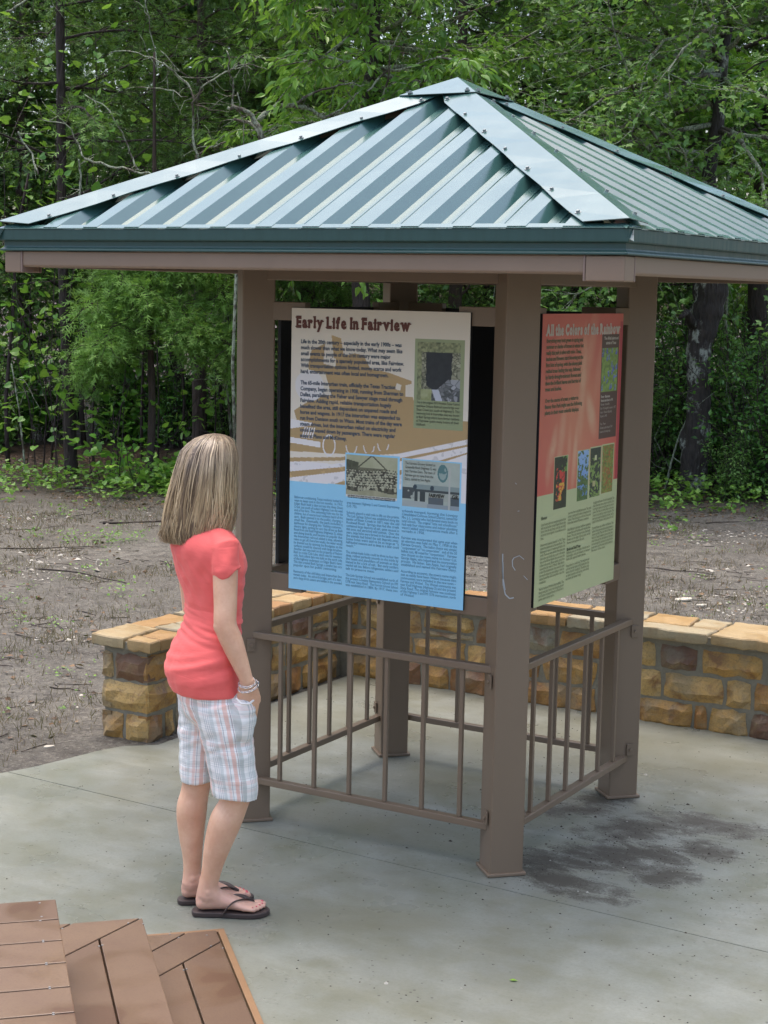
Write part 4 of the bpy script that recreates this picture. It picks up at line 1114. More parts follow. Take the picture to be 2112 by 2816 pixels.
def plaid_mat():
    t = NT('plaid_cotton'); u = t.attr('pu'); v = t.attr('pv')
    wob = t.noise(t.coord(), 14, 3); u = t.math('MULTIPLY_ADD', wob, .005, u)
    def stripe(x, per, pos, w):
        m = t.math('FRACT', t.math('MULTIPLY', x, 1 / per)); d = t.math('ABSOLUTE', t.math('SUBTRACT', m, pos)); return t.math('LESS_THAN', d, w / per / 2)
    c = (.96, .94, .91); P = .128
    for x, k in ((v, .38), (u, .85)):
        for pos, w, colr, a in ((.10, .014, (.84, .40, .29), .75), (.30, .016, (.40, .45, .43), .75), (.30 - .088, .003, (.22, .17, .20), .8), (.52, .0035, (.30, .36, .38), .6), (.58, .0035, (.30, .36, .38), .6), (.64, .0035, (.30, .36, .38), .6), (.72, .012, (.44, .52, .51), .6), (.88, .010, (.84, .52, .42), .6), (.955, .003, (.2, .18, .22), .6)):
            c = t.mix(t.math('MULTIPLY', stripe(x, P, pos, w), a * k * .9), c, colr, 'MULTIPLY' if False else 'MIX')
    w2 = t.noise(t.mapped(t.coord(), (1, 1, 3)), 22, 4, .6)
    t.col(c).rough(.85); t.bump(t.math('ADD', w2, t.math('MULTIPLY', stripe(v, .006, .5, .003), .12)), .35, .008); MAT['plaid'] = t.mat
plaid_mat()
def hair_mat():
    t = NT('blonde_hair'); f = t.attr('tint'); sep = t.n('ShaderNodeSeparateXYZ'); t.L(t.coord(), sep.inputs[0])
    root_ = t.ramp(sep.outputs[2], [(.0, 0.0), (1.0, 1.0)]) if False else t.math('MULTIPLY_ADD', sep.outputs[2], 5.0, -7.05, clamp=True)
    a = t.ramp(f, [(0, (.13, .085, .05)), (.42, (.37, .26, .14)), (.75, (.58, .43, .245)), (1, (.78, .62, .39))])
    b = t.ramp(f, [(0, (.085, .06, .043)), (.5, (.26, .20, .148)), (.85, (.42, .335, .24)), (1, (.66, .52, .34))])
    t.col(t.mix(root_, a, b)).rough(.36); t.b.inputs['Specular IOR Level'].default_value = .6; MAT['hair'] = t.mat
hair_mat()
simple('flipflop_sole', (.055, .038, .034), .6); simple('strap_brown', (.07, .048, .042), .55)
simple('silver', (.75, .75, .76), .22, Metallic=1.0); simple('nail_pink', (.62, .11, .14), .3)
simple('eye_white', (.8, .8, .78), .2); simple('lip', (.5, .17, .14), .4); simple('iris', (.05, .08, .05), .2); simple('brow', (.16, .1, .06), .8)

def facing(deg):
    a = R(deg); f = np.array([math.sin(a), math.cos(a), 0]); r = np.array([math.cos(a), -math.sin(a), 0]); return f, r
def torso_rings(tab, n=36, pw=2.0, extra=0.0):
    out = []
    th = np.arange(n) * 2 * math.pi / n
    for row in tab:
        z, cu, cw, hw, hf, hb, deg = row; f, r = facing(deg)
        x = np.sign(np.cos(th)) * np.abs(np.cos(th)) ** (2 / pw) * (hw + extra); y = np.sin(th); y = np.where(y > 0, y * (hf + extra), y * (hb + extra))
        out.append(np.array([cu, cw, z]) + np.outer(x, r) + np.outer(y, f))
    return out
def smooth_tab(tab, k=4):
    tab = np.array(tab, float); out = []
    for i in range(len(tab) - 1):
        p0 = tab[max(0, i - 1)]; p1 = tab[i]; p2 = tab[i + 1]; p3 = tab[min(len(tab) - 1, i + 2)]
        for j in range(k):
            t = j / k; out.append(.5 * ((2 * p1) + (-p0 + p2) * t + (2 * p0 - 5 * p1 + 4 * p2 - p3) * t * t + (-p0 + 3 * p1 - 3 * p2 + p3) * t ** 3))
    out.append(tab[-1]); return out
# z, centre, half width, half depth to the front / back, facing
TORSO = [(.70, .0, .0, .125, .085, .10, 66), (.76, -.008, 0, .148, .088, .118, 65), (.83, -.012, 0, .156, .09, .13, 64), (.90, -.010, 0, .145, .092, .112, 62), (.96, -.003, 0, .128, .09, .082, 60), (1.02, .003, 0, .119, .088, .068, 58),
         (1.08, .0, 0, .124, .092, .072, 57), (1.14, -.006, 0, .136, .105, .083, 56), (1.19, -.012, 0, .146, .115, .092, 55), (1.24, -.018, 0, .150, .100, .097, 55), (1.275, -.022, .004, .140, .08, .088, 54), (1.30, -.024, .006, .105, .065, .072, 53), (1.325, -.022, .008, .068, .055, .058, 50)]
RS = np.array([.058, -.112, 1.262]); LS = np.array([-.100, .122, 1.240])
RE = np.array([.064, -.150, 1.010]); RW = np.array([.135, -.140, .822]); RH = np.array([.138, -.122, .775])
LE = np.array([-.076, .165, 1.01]); LW = np.array([.02, .165, .84]); LH = np.array([.05, .150, .79])
HEADC = np.array([-.004, .012, 1.490]); HD = 28

def limb(mb, pts, rad, k=4, n=18, ref=None):
    P = [tuple(p) + ((r, r) if np.isscalar(r) else tuple(r)) for p, r in zip(pts, rad)]
    T = np.array(smooth_tab(P, k)); mb.tube(T[:, :3], [tuple(t[3:]) for t in T], n, ref=ref)
    # rounded ends
    mb.ell(T[0, :3], (T[0, 3] * .8,) * 3, n=12, m=8); mb.ell(T[-1, :3], (T[-1, 3] * .98,) * 3, n=12, m=8)

FEET = [dict(h=np.array([-.047, -.066]), t=np.array([.212, -.052]), side=-1), dict(h=np.array([-.108, .034]), t=np.array([.146, .084]), side=1)]
def body():
    mb = MB()
    tb = smooth_tab([(z, a, b, c * (.93 if z > .9 else .84), d * (.9 if z > .9 else .82), e * (.92 if z > .9 else .82), f) for z, a, b, c, d, e, f in TORSO]); mb.rings(torso_rings(tb))
    # neck and head
    limb(mb, [(-.020, .012, 1.28), (-.018, .010, 1.34), (-.012, .010, 1.40), (-.006, .012, 1.44)], [.056, .050, .048, .05])
    f, r = facing(HD); Mh = np.stack([r, f, [0, 0, 1]], 1)
    h = lambda x, y, z: HEADC + Mh @ np.array([x, y, z])
    mb.ell(h(0, -.010, .015), (.071, .088, .092), Mh, 24, 14); mb.ell(h(0, .028, -.030), (.058, .055, .072), Mh, 20, 12); mb.ell(h(0, .052, -.070), (.032, .030, .028), Mh, 14, 8)
    mb.ell(h(0, .056, .028), (.052, .030, .040), Mh, 16, 9)                                   # forehead
    mb.tube([h(0, .078, .012), h(0, .092, -.010), h(0, .098, -.022)], [.008, .011, .012], 10); mb.ell(h(.010, .086, -.026), (.008, .009, .006), Mh); mb.ell(h(-.010, .086, -.026), (.008, .009, .006), Mh)
    for s in (-1, 1):
        mb.ell(h(s * .040, .055, -.012), (.018, .018, .018), Mh, 12, 8)                    # cheek
        mb.tube([h(s * .070, -.004, .022), h(s * .077, -.014, .010), h(s * .074, -.008, -.012), h(s * .069, 0, -.026)], [(.006, .012), (.007, .016), (.006, .012), (.005, .007)], 8)
        mb.ell(h(s * .030, .070, .026), (.020, .010, .007), Mh, 12, 7)
    mb.ell(h(0, .080, -.046), (.022, .010, .007), Mh, 14, 8); mb.ell(h(0, .078, -.056), (.018, .010, .007), Mh, 14, 8)
    # arms
    for Sh, El, Wr, Ha, m in ((RS, RE, RW, RH, 1), (LS, LE, LW, LH, -1)):
        limb(mb, [Sh, Sh + (El - Sh) * .35, Sh + (El - Sh) * .75, El, El + (Wr - El) * .3, El + (Wr - El) * .7, Wr], [.038, .041, .038, .037, .0365, .028, (.023, .020)])
        mb.ell(El + np.array([-.012, 0, -.004]), (.028, .03, .032))
        d = (Ha - Wr); d /= np.linalg.norm(d); side = np.array([d[2], 0, -d[0]]); out = np.array([0, -1., 0]) * m
        d2 = np.array([-.18 * m if m > 0 else .3, .12, -1.0]); d2 /= np.linalg.norm(d2)
        K = Wr + d * .085; mb.tube([Wr - d * .01, Wr + d * .03, Wr + d * .065, K], [(.022, .019), (.034, .017), (.040, .016), (.038, .013)], 14, ref=(1, 0, .3))
        for q, (off, L) in enumerate(((-.028, .052), (-.010, .062), (.009, .066), (.027, .058))):
            b0 = K + np.array([off, 0, 0]) * .95; b1 = b0 + d2 * L * .45 + np.array([0, m * .004, 0]); b2 = b1 + d2 * L * .55 + np.array([.002, m * .014, 0]); mb.tube([b0 - d2 * .02, b0, b1, b2], [.0085, .0085, .008, .0065], 8); mb.ell(b2, (.0065,) * 3, n=8, m=6)
        t0 = Wr + d * .028 + np.array([.018, m * .004, 0]); t1 = t0 + np.array([.004 if m > 0 else .02, m * .004, -.030]); t2 = t1 + np.array([-.006, m * .004, -.026]); mb.tube([t0, t1, t2], [.012, .010, .008], 8); mb.ell(t2, (.008,) * 3, n=8, m=6)
    # legs
    limb(mb, [(.028, -.066, .80), (.052, -.07, .64), (.083, -.07, .50), (.094, -.070, .43), (.086, -.069, .385), (.060, -.068, .325), (.034, -.067, .24), (.017, -.066, .165), (.006, -.066, .105), (.004, -.065, .07)],
         [.062, .066, .058, .052, .049, .054, .045, .0345, .0315, .034], 5, 22)
    limb(mb, [(-.032, .062, .80), (-.040, .06, .64), (-.044, .058, .50), (-.048, .056, .43), (-.056, .055, .385), (-.066, .052, .325), (-.066, .048, .24), (-.062, .045, .165), (-.062, .042, .105), (-.064, .040, .07)],
         [.060, .064, .054, .050, .048, .052, .0435, .0335, .0305, .034], 5, 22)
    mb.ell((.006, -.091, .088), (.013, .009, .016)); mb.ell((.008, -.041, .095), (.013, .009, .016)); mb.ell((-.058, .016, .092), (.013, .009, .015)); mb.ell((-.058, .066, .096), (.013, .009, .015))
    mb.ell((.118, -.073, .445), (.034, .036, .04)); mb.ell((-.022, .056, .44), (.033, .035, .038))
    for F in FEET:
        ax = F['t'] - F['h']; L = np.linalg.norm(ax); ax /= L; sd = np.array([-ax[1], ax[0]])         # sd points away (inner side for the right foot)
        inner = sd if F['side'] < 0 else -sd
        def p(t, s, z): q = F['h'] + ax * t + inner * s; return np.array([q[0], q[1], z])
        tab = [(.016, .010, .014, .042, 0), (.026, .023, .024, .046, 0), (.045, .0275, .031, .051, 0), (.070, .029, .036, .056, .002), (.095, .030, .033, .053, .003), (.125, .0335, .0255, .0455, .002), (.155, .039, .0195, .0385, .0), (.180, .0425, .0150, .0335, -.002), (.200, .0425, .0120, .0300, -.002), (.212, .036, .0095, .0275, -.001)]
        rr = []; th = np.arange(20) * 2 * math.pi / 20
        for (t_, hw, hh, zc, off) in np.array(smooth_tab(tab, 3)):
            rr.append(np.array([p(t_, off + hw * math.cos(a), max(.0195, zc + hh * math.sin(a) * (1 if math.sin(a) > 0 else 1.0))) for a in th]))
        mb.rings(rr)
        mb.ell(p(.033, 0, .043), (.024, .024, .024))
        ank = np.array([.006, -.066, .10]) if F['side'] < 0 else np.array([-.062, .042, .10]); mb.tube([ank, p(.062, 0, .075), p(.085, .0, .055)], [.032, .033, .028], 16)
        mb.tube([ank + np.array([-.012, 0, .03]), p(.030, 0, .08), p(.026, 0, .05)], [.018, .017, .018], 10)
        for q, (s, t0, ln, r_) in enumerate(((.027, .205, .030, .0115), (.009, .208, .028, .0088), (-.006, .203, .024, .0082), (-.020, .196, .021, .0078), (-.033, .186, .018, .0075))):
            mb.tube([p(t0 - .02, s, .030), p(t0, s, .031), p(t0 + ln * .6, s, .031), p(t0 + ln, s, .0275)], [r_ * .9, r_, r_, r_ * .9], 10); mb.ell(p(t0 + ln, s, .0275), (r_ * .95,) * 3, n=10, m=7)
    o = mb.build('body', MAT['skin'], girl); grow(o, MAT['skin'], .0034, 3)
    # face details
    for s in (-1, 1):
        MB().ell(h(s * .030, .070, .008), (.0125, .0125, .0125), Mh, 12, 10).build('eye', MAT['eye_white'], girl, smooth=True)
        MB().ell(h(s * .030, .0805, .008), (.0055, .003, .0055), Mh, 10, 6).build('iris', MAT['iris'], girl, smooth=True)
        MB().tube([h(s * .014, .083, .026), h(s * .030, .084, .031), h(s * .046, .072, .027)], .0022, 6).build('eyebrow', MAT['brow'], girl)
    MB().tube([h(-.021, .083, -.050), h(-.008, .091, -.047), h(.008, .091, -.047), h(.021, .083, -.050)], [(.003, .002), (.005, .004), (.005, .004), (.003, .002)], 8).build('lips', MAT['lip'], girl)
    for F in FEET:
        ax = F['t'] - F['h']; ax /= np.linalg.norm(ax); sd = np.array([-ax[1], ax[0]]); inner = sd if F['side'] < 0 else -sd
        for (s, t, r_) in ((.027, .229, .0075), (.009, .231, .005), (-.006, .223, .0045), (-.020, .213, .004), (-.033, .200, .0035)):
            q = F['h'] + ax * t + inner * s; MB().ell((q[0], q[1], .0385 if s > .02 else .0365), (r_, r_ * .8, .0028), n=8, m=6).build('toenail', MAT['nail_pink'], girl, smooth=True)
body()

def disp(o, fn):
    me = o.data; n = len(me.vertices); co = np.empty(n * 3, np.float32); me.vertices.foreach_get('co', co); co = co.reshape(-1, 3)
    no = np.array([v.normal[:] for v in me.vertices]); d = np.array([fn(p, q) for p, q in zip(co, no)])
    co = co + no * d[:, None]; me.vertices.foreach_set('co', co.astype(np.float32).ravel()); me.update()
def shirt():
    mb = MB()
    tab = [(.757, -.004, 0, .150, .098, .112, 65), (.768, -.008, 0, .160, .104, .122, 65)] + [(z, a, b, c + .006, d + .007, e + .007, f) for z, a, b, c, d, e, f in TORSO[2:]]
    tab[-1] = (1.322, -.022, .008, .070, .056, .060, 50)
    mb.rings(torso_rings(smooth_tab(tab)))
    for Sh, El in ((RS, RE), (LS, LE)):
        d = El - Sh; k = 1 if Sh is RS else -1; a = Sh + d * .0
        inn = np.array([-.022, .004, 1.272]); mb.tube([inn + (Sh - inn) * .35, inn + (Sh - inn) * .75 + np.array([0, 0, .0]), Sh + np.array([0, 0, -.006]), Sh + d * .2, Sh + d * .30 + np.array([.002, 0, 0]), Sh + d * .30 + np.array([.014 * k, 0, -.018])], [.050, .048, .0465, .0465, .0480, .0455], 22)
        mb.ell(Sh + np.array([-.004 * k, 0, -.010]), (.0455, .0455, .0455), n=16, m=10)
    o = mb.build('shirt', MAT['shirt'], girl); grow(o, MAT['shirt'], .0042, 4)
    def fn(p, n):
        x, y, z = p; w = 0
        q = math.exp(-((z - .985) / .055) ** 2); w += q * .011 * mnoise.noise((x * 6, y * 6, z * 62 + x * 14))      # folds gathered at the waist
        q = math.exp(-((z - .86) / .06) ** 2); w += q * .007 * mnoise.noise((x * 5, y * 5, z * 45 - x * 12))
        q = math.exp(-((z - 1.13) / .08) ** 2); w += q * .007 * mnoise.noise((x * 9 + 3, y * 9, z * 26 + x * 30 - y * 10))
        w += .003 * mnoise.noise((x * 20, y * 20, z * 20)) + .004 * math.exp(-((z - 1.20) / .10) ** 2) * mnoise.noise((x * 26 - z * 10, y * 26, z * 9))
        if z < .80: w += .003 * mnoise.noise((x * 22, y * 22, 1))
        return w
    disp(o, fn)
shirt()

def shorts():
    mb = MB()
    tab = [(.640, .012, .0, .075, .06, .06, 66), (.675, .010, 0, .135, .085, .095, 66), (.72, .006, 0, .148, .094, .108, 66), (.77, .0, 0, .150, .092, .110, 65), (.80, -.004, 0, .146, .088, .108, 65)]
    mb.rings(torso_rings(smooth_tab(tab)))
    def leg(pts, rad):
        T = np.array(smooth_tab([tuple(p) + tuple(r) for p, r in zip(pts, rad)], 5)); mb.tube(T[:, :3], [tuple(t[3:]) for t in T], 26, ref=(1, 0, 0))
    RL = [(.038, -.066, .735), (.055, -.068, .66), (.070, -.070, .58), (.083, -.070, .50), (.092, -.070, .430), (.0925, -.070, .418)]; LL = [(-.030, .062, .735), (-.036, .060, .66), (-.041, .058, .58), (-.046, .057, .50), (-.048, .056, .443), (-.048, .056, .432)]
    leg(RL, [(.090, .086), (.088, .084), (.083, .078), (.079, .074), (.0775, .072), (.073, .067)]); leg(LL, [(.086, .086), (.078, .08), (.069, .074), (.063, .07), (.0605, .068), (.057, .063)])
    mb.ell((.112, -.098, .680), (.050, .055, .085), n=18, m=12); mb.ell((.120, -.106, .725), (.040, .046, .040), n=18, m=12)
    
    o = mb.build('shorts', MAT['plaid'], girl); grow(o, MAT['plaid'], .0040, 3)
    def fn(p, n):
        x, y, z = p; w = .0045 * mnoise.noise((x * 9, y * 9, z * 22 + x * 8)) + .0025 * mnoise.noise((x * 26, y * 26, z * 40)); 
        w += .006 * math.exp(-((z - .60) / .05) ** 2) * mnoise.noise((x * 10, y * 10, z * 42 - x * 22))
        if abs(n[2]) > .8 and z < .47: return 0
        return w
    disp(o, fn)
    me = o.data; pu = []; pv = []
    ra = np.array(RL); la = np.array(LL)
    for v in me.vertices:
        x, y, z = v.co; cr = (np.interp(-z, -ra[:, 2], ra[:, 0]), np.interp(-z, -ra[:, 2], ra[:, 1])); cl = (np.interp(-z, -la[:, 2], la[:, 0]), np.interp(-z, -la[:, 2], la[:, 1]))
        dr = math.hypot(x - cr[0], y - cr[1]); dl = math.hypot(x - cl[0], y - cl[1])
        if dr <= dl: a = math.atan2(x - cr[0], -(y - cr[1])); pu.append(a * .082 + .5)
        else: a = math.atan2(x - cl[0], -(y - cl[1])); pu.append(a * .072 + .757)
        pv.append(z + .3 + .02 * x)
    for nme, arr in (('pu', pu), ('pv', pv)):
        at = me.attributes.new(nme, 'FLOAT', 'POINT'); at.data.foreach_set('value', np.array(arr, np.float32))
    # pocket edge welt
    MB().tube([(.100, -.150, .768), (.118, -.156, .752), (.142, -.148, .750), (.160, -.120, .760)], [(.0035, .0035)] * 4, 8).build('pocket_edge', MAT['plaid'], o)
shorts()

def unit_(a): return a / (np.linalg.norm(a, axis=-1, keepdims=True) + 1e-12)
def hair():
    r = np.random.default_rng(5)
    Z = np.array([1.613, 1.606, 1.588, 1.555, 1.51, 1.46, 1.41, 1.36, 1.32, 1.285, 1.255])
    AX = np.array([.0, .040, .068, .088, .098, .103, .110, .114, .113, .104, .088]); CX = np.array([.016, .010, .002, -.008, -.014, -.021, -.027, -.033, -.038, -.043, -.046])
    AY = np.array([.0, .040, .070, .094, .104, .102, .097, .092, .087, .082, .076]); CY = np.array([.012, .012, .010, .008, .006, .004, .002, 0, -.004, -.008, -.010])
    tt = np.linspace(0, 1, len(Z))
    def path(th, rad, zend, m, ph, part=0.0):
        # parameter by height index; start near the crown
        kend = np.interp(-zend, -Z, np.arange(len(Z))); k = np.linspace(.15, kend, m)
        i = np.arange(len(Z)); ax = np.interp(k, i, AX) * rad; ay = np.interp(k, i, AY) * rad; cx = np.interp(k, i, CX); cy = np.interp(k, i, CY); z = np.interp(k, i, Z)
        s = k / 10; a = th + ph[0] * s * s * .5 + .09 * np.sin(s * 8 + ph[1]) * s
        w = 1 + .06 * np.sin(s * 9 + ph[2]) * s
        x = cx + ax * np.cos(a) * w; y = cy + ay * np.sin(a) * w
        # tips flick outwards at the left
        flick = np.clip((1.35 - z) / .08, 0, 1) ** 2 * (.026 * r.random() * (1.3 - cosv) * .6 - .008 * r.random()) ; x = x + flick * np.cos(a); z = z + (1 - rad) * -.012
        return np.stack([x, y, z], 1), a
    fd = R(90 - HD)       # direction the face points to, as an angle in this frame
    def d_face(a): return abs((a - fd + math.pi) % (2 * math.pi) - math.pi)
    V = []; F = []; T = []; n0 = 0; m = 15
    N = 5200
    for s in range(N):
        th = r.uniform(0, 2 * math.pi)
        if d_face(th) < R(48): continue
        # locks: strands gather into clumps
        lock = round(th / .16) * .16; th = th * .42 + lock * .58; lr = np.random.default_rng(int(lock * 1000) + 7 + int(r.integers(0, 3)) * 50)
        rad = 1.0 - abs(r.normal(0, .045)); rad = max(.80, rad + .12 * (lr.random() - .6)) + (.04 * r.random() if r.random() < .03 else 0); cosv = math.cos(th)
        zend = 1.276 + .024 * cosv + .078 * lr.random() - .042 + r.normal(0, .014)
        if math.cos(th) < 0: zend -= .004
        P, a = path(th, rad, max(1.25, zend), m, (r.normal(0, .22) + (lr.random() - .5) * .5, r.uniform(0, 6), r.uniform(0, 6)))
        wd = r.uniform(.0011, .0024) * np.interp(np.arange(m), [0, 2, m - 4, m - 1], [.8, 1, 1, .15])
        tan = np.gradient(P, axis=0); nrm = np.stack([np.cos(a), np.sin(a), np.full(m, .3)], 1); tw = r.normal(0, .5); sd = np.cross(tan, nrm); sd /= np.linalg.norm(sd, axis=1)[:, None] + 1e-9
        sd = sd + nrm * tw * .5; A = P - sd * wd[:, None]; B = P + sd * wd[:, None]; mid = P + nrm * wd[:, None] * .5
        V.append(np.stack([A, mid, B], 1).reshape(-1, 3)); i = np.arange(m - 1)[:, None] * 3 + n0
        F.append(np.concatenate([np.concatenate([i, i + 1, i + 4, i + 3], 1), np.concatenate([i + 1, i + 2, i + 5, i + 4], 1)])); n0 += 3 * m
        tint = np.clip(.45 + .16 * r.normal() + .75 * (lr.random() - .5) + (.25 if r.random() < .06 else 0), 0, 1); T.append(np.full(2 * (m - 1), tint))
    for s in range(150):      # loose outer strands and flyaways
        th = r.uniform(0, 2 * math.pi)
        if d_face(th) < R(50): continue
        P, a = path(th, r.uniform(1.0, 1.055), r.uniform(1.225, 1.34), m, (r.normal(0, .7), r.uniform(0, 6), r.uniform(0, 6))); P[1:] += np.cumsum(r.normal(0, .0012, (m - 1, 3)), 0)
        wd = r.uniform(.0006, .0011) * np.interp(np.arange(m), [0, 2, m - 4, m - 1], [.8, 1, 1, .2]); nrm = np.stack([np.cos(a), np.sin(a), np.full(m, .3)], 1); sd = unit_(np.cross(np.gradient(P, axis=0), nrm))
        V.append(np.stack([P - sd * wd[:, None], P + nrm * wd[:, None] * .5, P + sd * wd[:, None]], 1).reshape(-1, 3)); i = np.arange(m - 1)[:, None] * 3 + n0
        F.append(np.concatenate([np.concatenate([i, i + 1, i + 4, i + 3], 1), np.concatenate([i + 1, i + 2, i + 5, i + 4], 1)])); n0 += 3 * m; T.append(np.full(2 * (m - 1), r.uniform(.6, 1)))
    array_mesh('hair', np.concatenate(V), np.concatenate(F), MAT['hair'], girl, np.concatenate(T), smooth=True)
    # inner mass so that no scalp shows between the strands
    rr = []
    for k in range(len(Z) - 2):
        th = np.arange(40) * 2 * math.pi / 40; rad = .86 if k else .9
        keep = np.array([min(1.0, max(0.35 if k > 3 else .8, (d_face(a) - R(30)) / R(30))) for a in th])
        rr.append(np.stack([CX[k] + AX[max(k, 0)] * rad * np.cos(th) * keep + (0 if k else .0), CY[k] + AY[k] * rad * np.sin(th) * keep, np.full(40, Z[k] - .010 - (.0 if k else .004))], 1) if k else np.stack([CX[0] + .012 * np.cos(th), CY[0] + .012 * np.sin(th), np.full(40, Z[0] - .012)], 1))
    MB().rings(rr, .15).build('under_hair', MAT['hair'], girl, smooth=True)
hair()

def sandals():
    for F in FEET:
        ax = F['t'] - F['h']; L = np.linalg.norm(ax) ; ax = ax / L; sd = np.array([-ax[1], ax[0]]); inner = sd if F['side'] < 0 else -sd
        def p(t, s): q = F['h'] + ax * t + inner * s; return (q[0], q[1])
        out = [(-.004, 0), (0, .018), (.012, .028), (.05, .031), (.09, .030), (.13, .036), (.17, .044), (.21, .046), (.235, .040), (.252, .024), (.258, .004), (.252, -.016), (.235, -.034), (.205, -.046), (.17, -.046), (.13, -.040), (.09, -.033), (.05, -.031), (.012, -.028), (0, -.018)]
        T = smooth_tab([(*p(t, s), 0) for t, s in out] + [(*p(*out[0]), 0)], 3)[:-1]; poly = [(q[0], q[1]) for q in T]
        A = sum(poly[i][0] * poly[(i + 1) % len(poly)][1] - poly[(i + 1) % len(poly)][0] * poly[i][1] for i in range(len(poly)))
        if A < 0: poly = poly[::-1]
        s = empty('flip_flop', (0, 0, 0)); s.parent = girl
        bevel(MB().prism(poly, .0015, .0185).build('sole', MAT['flipflop_sole'], s), .004, 3)
        def q(t, sd_, z): a = p(t, sd_); return (a[0], a[1], z)
        for k in (1, -1):
            path = [q(.100, k * .036, .012), q(.112, k * .037, .032), q(.135, k * .031, .055), q(.165, k * .016 + .006, .0575), q(.190, .016, .048), q(.203, .018, .040)]
            Tt = np.array(smooth_tab(path, 4)); MB().tube(Tt, [(.0022, .0075)] * len(Tt), 8, ref=(0, 0, 1)).build('strap', MAT['strap_brown'], s, smooth=True)
        MB().tube([q(.203, .018, .042), q(.206, .018, .02)], .003, 8).build('toe_post', MAT['strap_brown'], s)
sandals()

def bracelet(c, ax, R_, w, name, links):
    ax = np.array(ax) / np.linalg.norm(ax); a = np.cross(ax, [0, 1, 0.]); a /= np.linalg.norm(a); b = np.cross(ax, a); mb = MB()
    for i in range(links):
        t = i * 2 * math.pi / links; cc = np.array(c) + (a * math.cos(t) + b * math.sin(t)) * R_; rad = a * math.cos(t) + b * math.sin(t); tg = -a * math.sin(t) + b * math.cos(t); up_ = ax if i % 2 else (ax * .5 + rad * .86)
        th = np.arange(9) * 2 * math.pi / 8; ring = [cc + tg * math.cos(x) * w * 1.3 + up_ * math.sin(x) * w * .8 for x in th]; mb.tube(ring, .0011, 5, caps=False)
    mb.build(name, MAT['silver'], girl, smooth=True)
d = RH - RW
bracelet(RW + d * .08, d, .0275, .0045, 'bracelet', 22); bracelet(RW + d * .34 + np.array([.002, 0, 0]), d + np.array([.01, 0, 0]), .034, .0038, 'bracelet', 30)
# ================================================================ WOODLAND
def unit(a): return a / (np.linalg.norm(a, axis=-1, keepdims=True) + 1e-12)
SHAPES = {
    'oval': ([(0, 0, 0), (.30, .42, .07), (0, 1, -.04), (-.30, .42, .07)], [(0, 1, 2), (0, 2, 3)]),
    'long': ([(0, 0, 0), (.21, .35, .07), (.14, .7, .02), (0, 1, -.10), (-.14, .7, .02), (-.21, .35, .07)], [(0, 1, 2), (0, 2, 3), (0, 3, 4), (0, 4, 5)]),
    'heart': ([(0, .12, 0), (.30, -.02, .05), (.50, .25, .06), (.34, .66, .02), (0, 1, -.10), (-.34, .66, .02), (-.50, .25, .06), (-.30, -.02, .05)], [(0, 1, 2), (0, 2, 3), (0, 3, 4), (0, 4, 5), (0, 5, 6), (0, 6, 7)]),
    'lobed': ([(0, 0, 0), (.30, .06, .03), (.62, .22, .0), (.34, .36, .04), (.46, .72, -.02), (.14, .56, .04), (0, 1, -.08), (-.14, .56, .04), (-.46, .72, -.02), (-.34, .36, .04), (-.62, .22, 0), (-.30, .06, .03)], [(0, k, k + 1) for k in range(1, 11)]),
    'trefoil': ([(0, 0, 0), (.2, .5, .05), (0, .85, 0), (-.2, .5, .05), (.75, .45, 0), (.35, .05, .05), (-.75, .45, 0), (-.35, .05, .05)], [(0, 1, 2), (0, 2, 3), (0, 5, 4), (0, 4, 1), (0, 3, 6), (0, 6, 7)]),
    'needle': ([(0, 0, 0), (.055, .2, 0), (0, 1, 0), (.0, .18, 0), (.32, .52, .05), (.06, .34, 0), (0, .30, 0), (-.34, .62, -.04), (-.05, .46, 0), (0, .5, 0), (.22, .88, .06), (.03, .64, 0), (0, .1, 0), (-.30, .34, .08), (-.03, .24, 0), (0, .55, 0), (-.18, .95, .02), (-.03, .7, 0)], [(0, 1, 2), (3, 4, 5), (6, 7, 8), (9, 10, 11), (12, 13, 14), (15, 16, 17)]),
}
def leaves(P, D, N, size, shape, r, tint=None):
    """vectorised leaves: P roots, D growing directions, N leaf normals"""
    tv, tf = SHAPES[shape]; tv = np.array(tv); tf = np.array(tf); n = len(P)
    D = unit(D); X = unit(np.cross(D, N)); Nn = np.cross(X, D)
    s = (size * r.uniform(.65, 1.25, n))[:, None, None]
    V = P[:, None, :] + s * (tv[None, :, 0, None] * X[:, None, :] + tv[None, :, 1, None] * D[:, None, :] + tv[None, :, 2, None] * Nn[:, None, :])
    F = tf[None] + (np.arange(n) * len(tv))[:, None, None]
    if tint is None: tint = r.uniform(.1, .9, n)
    return V.reshape(-1, 3), F.reshape(-1, 3), np.repeat(tint, len(tf))
class Leaves:
    def __init__(s): s.V = []; s.F = []; s.T = []; s.n = 0
    def add(s, V, F, T): s.V.append(V); s.F.append(F + s.n); s.T.append(T); s.n += len(V)
    def build(s, name, mat, parent, loc=None): return array_mesh(name, np.concatenate(s.V), np.concatenate(s.F), mat, parent, np.concatenate(s.T), loc=loc)

def branch(start, d, length, seg, r, wig=.25, droop=0.0, lift=0.0):
    p = np.array(start, float); d = unit(np.array(d, float)); P = [p.copy()]; step = length / seg
    for i in range(seg):
        d = unit(d + r.normal(0, wig, 3) * np.array([1, 1, .7]) + np.array([0, 0, lift - droop * (i / seg)])); p = p + d * step; P.append(p.copy())
    return np.array(P)

